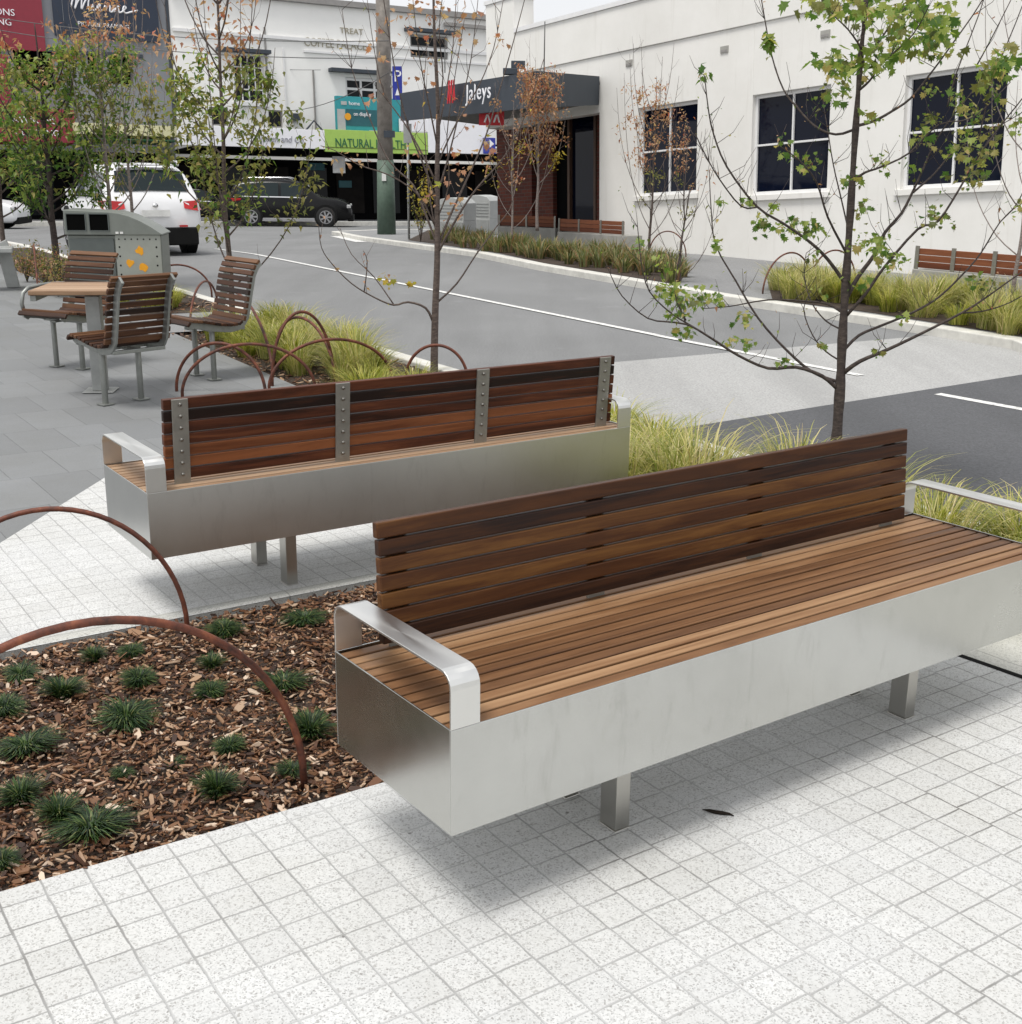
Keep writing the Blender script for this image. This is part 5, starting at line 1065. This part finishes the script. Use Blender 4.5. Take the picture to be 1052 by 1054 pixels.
# ------------------------------------------------------------------ cars
def car(label, name, pos, heading, L, W, H, paint, suv=True, detail=True):
    """local +X is forward"""
    yaw = math.atan2(heading[1], heading[0]); b = thing(name, label, 'car', pos, yaw)
    wb_ = L*.58; xr = -wb_/2-L*.0; xf = wb_/2; bel = H*.60; zb = .22 if suv else .17; R = .36 if suv else .31
    hw = W/2
    # (x, belt z, roof z, roof half-width factor, body half-width factor)
    st = [(-.50, .40, .42, .80, .86), (-.492, .54, .58, .84, .93), (-.475, .60, .645, .86, .96), (-.455, .615, .74, .84, .975), (-.425, .62, .90, .78, .985), (-.38, .62, .965, .75, .99), (-.25, .615, .995, .76, 1), (-.08, .61, 1.0, .76, 1), (.03, .605, .985, .75, 1), (.12, .60, .93, .73, 1), (.22, .60, .70, .80, 1), (.245, .60, .625, .84, .995), (.36, .56, .60, .84, .98), (.45, .50, .545, .82, .94), (.49, .38, .43, .78, .86), (.50, .30, .34, .72, .80)]
    if not suv: st = [(x, bz*.98, rz*(.98 if rz > .7 else .97), rf, bf) for x, bz, rz, rf, bf in st]
    P = []
    for x, bz, rz, rf, bf in st:
        X = x*L; w_ = hw*bf; zlow = zb+(.06 if abs(x) > .46 else 0)
        half = [(X, 0, zlow), (X, w_*.86, zlow), (X, w_*.97, zlow+.08), (X, w_, zlow+(bz*H-zlow)*.5), (X, w_*.965, bz*H), (X, hw*rf*(1 if rz > .66 else 1.05), rz*H-.025*(rz > .66)), (X, hw*rf*.80, rz*H), (X, 0, rz*H+.012)]
        P.append(half)
    m = MB(); m.sm = True; n = len(P[0]); ring = 2*n-2; vs = []
    for h in P: vs += h+[(x, -y, z) for x, y, z in h[-2:0:-1]]
    fs = []
    for i in range(len(P)-1):
        for j in range(ring): fs.append((i*ring+j, (i+1)*ring+j, (i+1)*ring+(j+1) % ring, i*ring+(j+1) % ring))
    fs += [list(range(ring)), [(len(P)-1)*ring+j for j in range(ring)][::-1]]
    m.add(vs, fs); body = m.obj('body', paint, b)
    bm = bmesh.new(); bm.from_mesh(body.data); bmesh.ops.recalc_face_normals(bm, faces=bm.faces[:]); bm.to_mesh(body.data); bm.free()
    e = body.modifiers.new('bevel', 'SUBSURF'); e.levels = e.render_levels = 1
    def pnt(i, f, t, s):   # on the side glass: station i+f, t from belt to roof
        a, c = P[i], P[i+1]; lo = V(a[4]).lerp(V(c[4]), f); hi = V(a[5]).lerp(V(c[5]), f); p = lo.lerp(hi, t); return V((p.x, s*(p.y+.006), p.z))
    def at_x(x, t, s):
        for i in range(len(st)-1):
            if st[i][0] <= x <= st[i+1][0]: return pnt(i, (x-st[i][0])/(st[i+1][0]-st[i][0]), t, s)
    for s in (-1, 1):
        for (x0, x1_, t1) in ((-.40, -.255, .80), (-.24, -.075, .83), (-.055, .115, .83)):
            m = MB(); xs = [x0+(x1_-x0)*k_/4 for k_ in range(5)]; lo = [at_x(x, .10, s) for x in xs]; hi = [at_x(x if x > x0+.01 else x+(.03 if x0 < -.3 else 0), t1, s) for x in xs]
            vs = lo+hi; m.add(vs, [(i, i+1, 6+i, 5+i) for i in range(4)]); m.obj('side_window', 'car_glass', b)
        m = MB(); xs = [-.42+(.56)*k_/8 for k_ in range(9)]; lo = [at_x(x, .02, s) for x in xs]; hi = [at_x(x, .08, s) for x in xs]; m.add(lo+hi, [(i, i+1, 10+i, 9+i) for i in range(8)]); m.obj('trim', 'chrome' if paint == 'black_car' else 'car_plastic', b)
        if suv:
            m = MB(); m.tube([(-.36*L, s*hw*.70, H*.985), (-.34*L, s*hw*.70, H*1.02), (.0*L, s*hw*.70, H*1.03), (.04*L, s*hw*.70, H*.995)], .018, 5); m.obj('roof_rail', 'chrome', b)
        m = MB(); m.box((.10*L, min(s*hw*1.0, s*hw*1.13), bel+.02), (.135*L, max(s*hw*1.0, s*hw*1.13), bel+.16)); m.obj('mirror', paint, b, bevel=.03)
        m = MB(); m.box((-.32*L, min(s*hw*.93, s*hw*1.0), zb-.02), (.30*L, max(s*hw*.93, s*hw*1.0), zb+.10)); m.obj('sill_trim', 'alloy' if paint == 'black_car' else 'car_plastic', b, bevel=.01)
        for x in (-.34, -.05):
            m = MB(); m.box((x*L+.3, min(s*hw*.985, s*hw*1.012), bel-.10), (x*L+.46, max(s*hw*.985, s*hw*1.012), bel-.07)); m.obj('door_handle', paint, b, bevel=.006)
        # tail and head lights
        m = MB(); q = [V((-.478*L, s*hw*.965, H*.60)), V((-.40*L, s*hw*.995, H*.595)), V((-.40*L, s*hw*.995, H*.555)), V((-.47*L, s*hw*.97, H*.50)), V((-.497*L, s*hw*.86, H*.49)), V((-.502*L, s*hw*.60, H*.52)), V((-.488*L, s*hw*.60, H*.585)), V((-.488*L, s*hw*.86, H*.60))]
        q2 = [V((p.x+.05*L, p.y*.93, p.z)) for p in q]; m.add(q+q2, [list(range(8)), list(range(8, 16))[::-1]]+[(i, (i+1) % 8, 8+(i+1) % 8, 8+i) for i in range(8)]); m.obj('tail_light', 'tail_red', b, bevel=.01)
        m = MB(); m.box((.455*L, min(s*hw*.62, s*hw*.93), H*.40), (.487*L, max(s*hw*.62, s*hw*.93), H*.475)); m.obj('headlight', 'chrome', b, bevel=.02)
        for x in (xr, xf):
            m = MB(); y0 = s*(hw-.20); y1 = s*(hw+.005)
            # arch lip
            m.tube([V((x, s*(hw*.80), R+.02)), V((x, s*(hw+.008), R+.02))], [R*1.20, R*1.20], 28, True, False); m.obj('wheel_arch', 'car_plastic', b)
            wh = bpy.data.objects.new('wheel', None); COL.objects.link(wh); wh.location = (x, s*(hw-.09), R); wh.parent = b
            m = MB(); m.tube([V((0, -.11, 0)), V((0, -.10, 0)), V((0, .10, 0)), V((0, .12, 0))], [R*.88, R, R, R*.9], 28, True, True); m.obj('tyre', 'tyre', wh)
            m = MB(); yy = s*.122
            m.tube([V((0, yy-.01*s, 0)), V((0, yy+.004*s, 0))], [.07, .06], 12, True, False)
            for k_ in range(7):
                a = 2*PI*k_/7; d = V((math.cos(a), 0, math.sin(a))); e_ = V((-d.z, 0, d.x)); o3 = V((0, yy, 0)); m.add([o3+d*.04-e_*.022, o3+d*.04+e_*.022, o3+d*R*.66+e_*.035, o3+d*R*.66-e_*.035], [(0, 1, 2, 3)])
            for k_ in range(24):
                a, c = 2*PI*k_/24, 2*PI*(k_+1)/24; o3 = V((0, yy, 0)); m.add([o3+V((math.cos(t_), 0, math.sin(t_)))*r_ for t_, r_ in ((a, R*.60), (c, R*.60), (c, R*.68), (a, R*.68))], [(0, 1, 2, 3)])
            m.obj('rim', 'alloy', wh)
    def rp(x, y, z): return V((x*L, y*hw, z*H))
    # rear screen, follows stations 3-4
    m = MB()
    def rear(i, f, yf, off=.008):
        a, c = V(P[i][5]).lerp(V(P[i+1][5]), f), V(P[i][7]).lerp(V(P[i+1][7]), f); x = a.x-off; return V((x, yf*a.y, c.z+(a.z-c.z)*abs(yf)+.006))
    rows = [(2, .55), (3, .0), (3, .5), (3, .95), (4, .35)]; vs = []
    for (i, f) in rows:
        for yf in (-.86, -.5, 0, .5, .86): vs.append(rear(i, f, yf, .018))
    m.add(vs, [(r*5+c_, r*5+c_+1, (r+1)*5+c_+1, (r+1)*5+c_) for r in range(4) for c_ in range(4)]); m.obj('rear_window', 'car_glass', b)
    m = MB(); vs = []
    for (i, f) in ((9, .12), (9, .5), (9, .95)):
        for yf in (-.90, -.5, 0, .5, .90):
            a, c = V(P[i][5]).lerp(V(P[i+1][5]), f), V(P[i][7]).lerp(V(P[i+1][7]), f); vs.append(V((a.x+.03, yf*a.y, c.z+(a.z-c.z)*abs(yf)+.012)))
    m.add(vs, [(r*5+c_, r*5+c_+1, (r+1)*5+c_+1, (r+1)*5+c_) for r in range(2) for c_ in range(4)]); m.obj('windscreen', 'car_glass', b)
    m = MB(); m.box((-.512*L, -hw*.84, zb-.03), (-.47*L, hw*.84, .31*H)); m.obj('rear_bumper', 'car_plastic', b, bevel=.03)
    m = MB(); m.box((.46*L, -hw*.80, zb-.02), (.505*L, hw*.80, .25*H)); m.obj('front_bumper', 'car_plastic', b, bevel=.03)
    m = MB(); m.box((-.512*L, -.26, .43*H), (-.503*L, .26, .50*H)); m.obj('number_plate', 'plate_white', b)
    m = MB(); m.tube([(-.502*L, 0, .545*H), (-.51*L, 0, .545*H)], .05, 14); m.obj('badge', 'chrome', b)
    m = MB(); m.box((-.515*L, -hw*.62, .315*H), (-.505*L, -hw*.46, .335*H)); m.box((-.515*L, hw*.46, .315*H), (-.505*L, hw*.62, .335*H)); m.obj('reflector', 'tail_red', b)
    m = MB(); m.box((-.43*L, -hw*.62, H*.968), (-.375*L, hw*.62, H*.99)); m.obj('spoiler', paint, b, bevel=.01)
    return b
pw = at(163, 263.5, ROADZ); hd = V((-.50, .866, 0)).normalized()
car('white SUV seen from behind on the road beyond the litter bin', 'parked_car', pw+hd*2.3, hd, 4.6, 1.86, 1.68, 'white_car')
pb = atd(297, 229, 47); pb.z = g(47)+ROADZ
car('black SUV parked side on before the dark shopfronts', 'parked_car', pb+V((0, .5, 0)), V((1, .10, 0)), 4.75, 1.9, 1.72, 'black_car')
p3 = atd(203, 229, 49); p3.z = g(49)+ROADZ
car('dark hatchback parked behind the black SUV, half hidden by branches', 'parked_car', p3+V((.2, .5, 0)), V((1, .10, 0)), 4.0, 1.75, 1.45, 'black_car', suv=False)
p4 = atd(-40, 240, 40); p4.z = g(40)+ROADZ
car('white hatchback cut off by the left edge', 'parked_car', p4, V((1, .08, 0)), 4.1, 1.75, 1.46, 'white_car', suv=False)
# a dead leaf on the setts in front of the bench
p = at(738, 838); m = MB(); m.tube([(-.036, .016, .004), (-.02, .008, .006), (-.004, .002, .005), (.014, -.004, .006), (.032, -.007, .005), (.042, -.012, .003)], [.001, .004, .0055, .005, .003, .001], 6); tag(m.obj('fallen_leaf', 'dead_leaf', loc=p), 'single dark curled leaf lying on the pale setts in front of the bench', 'leaf')
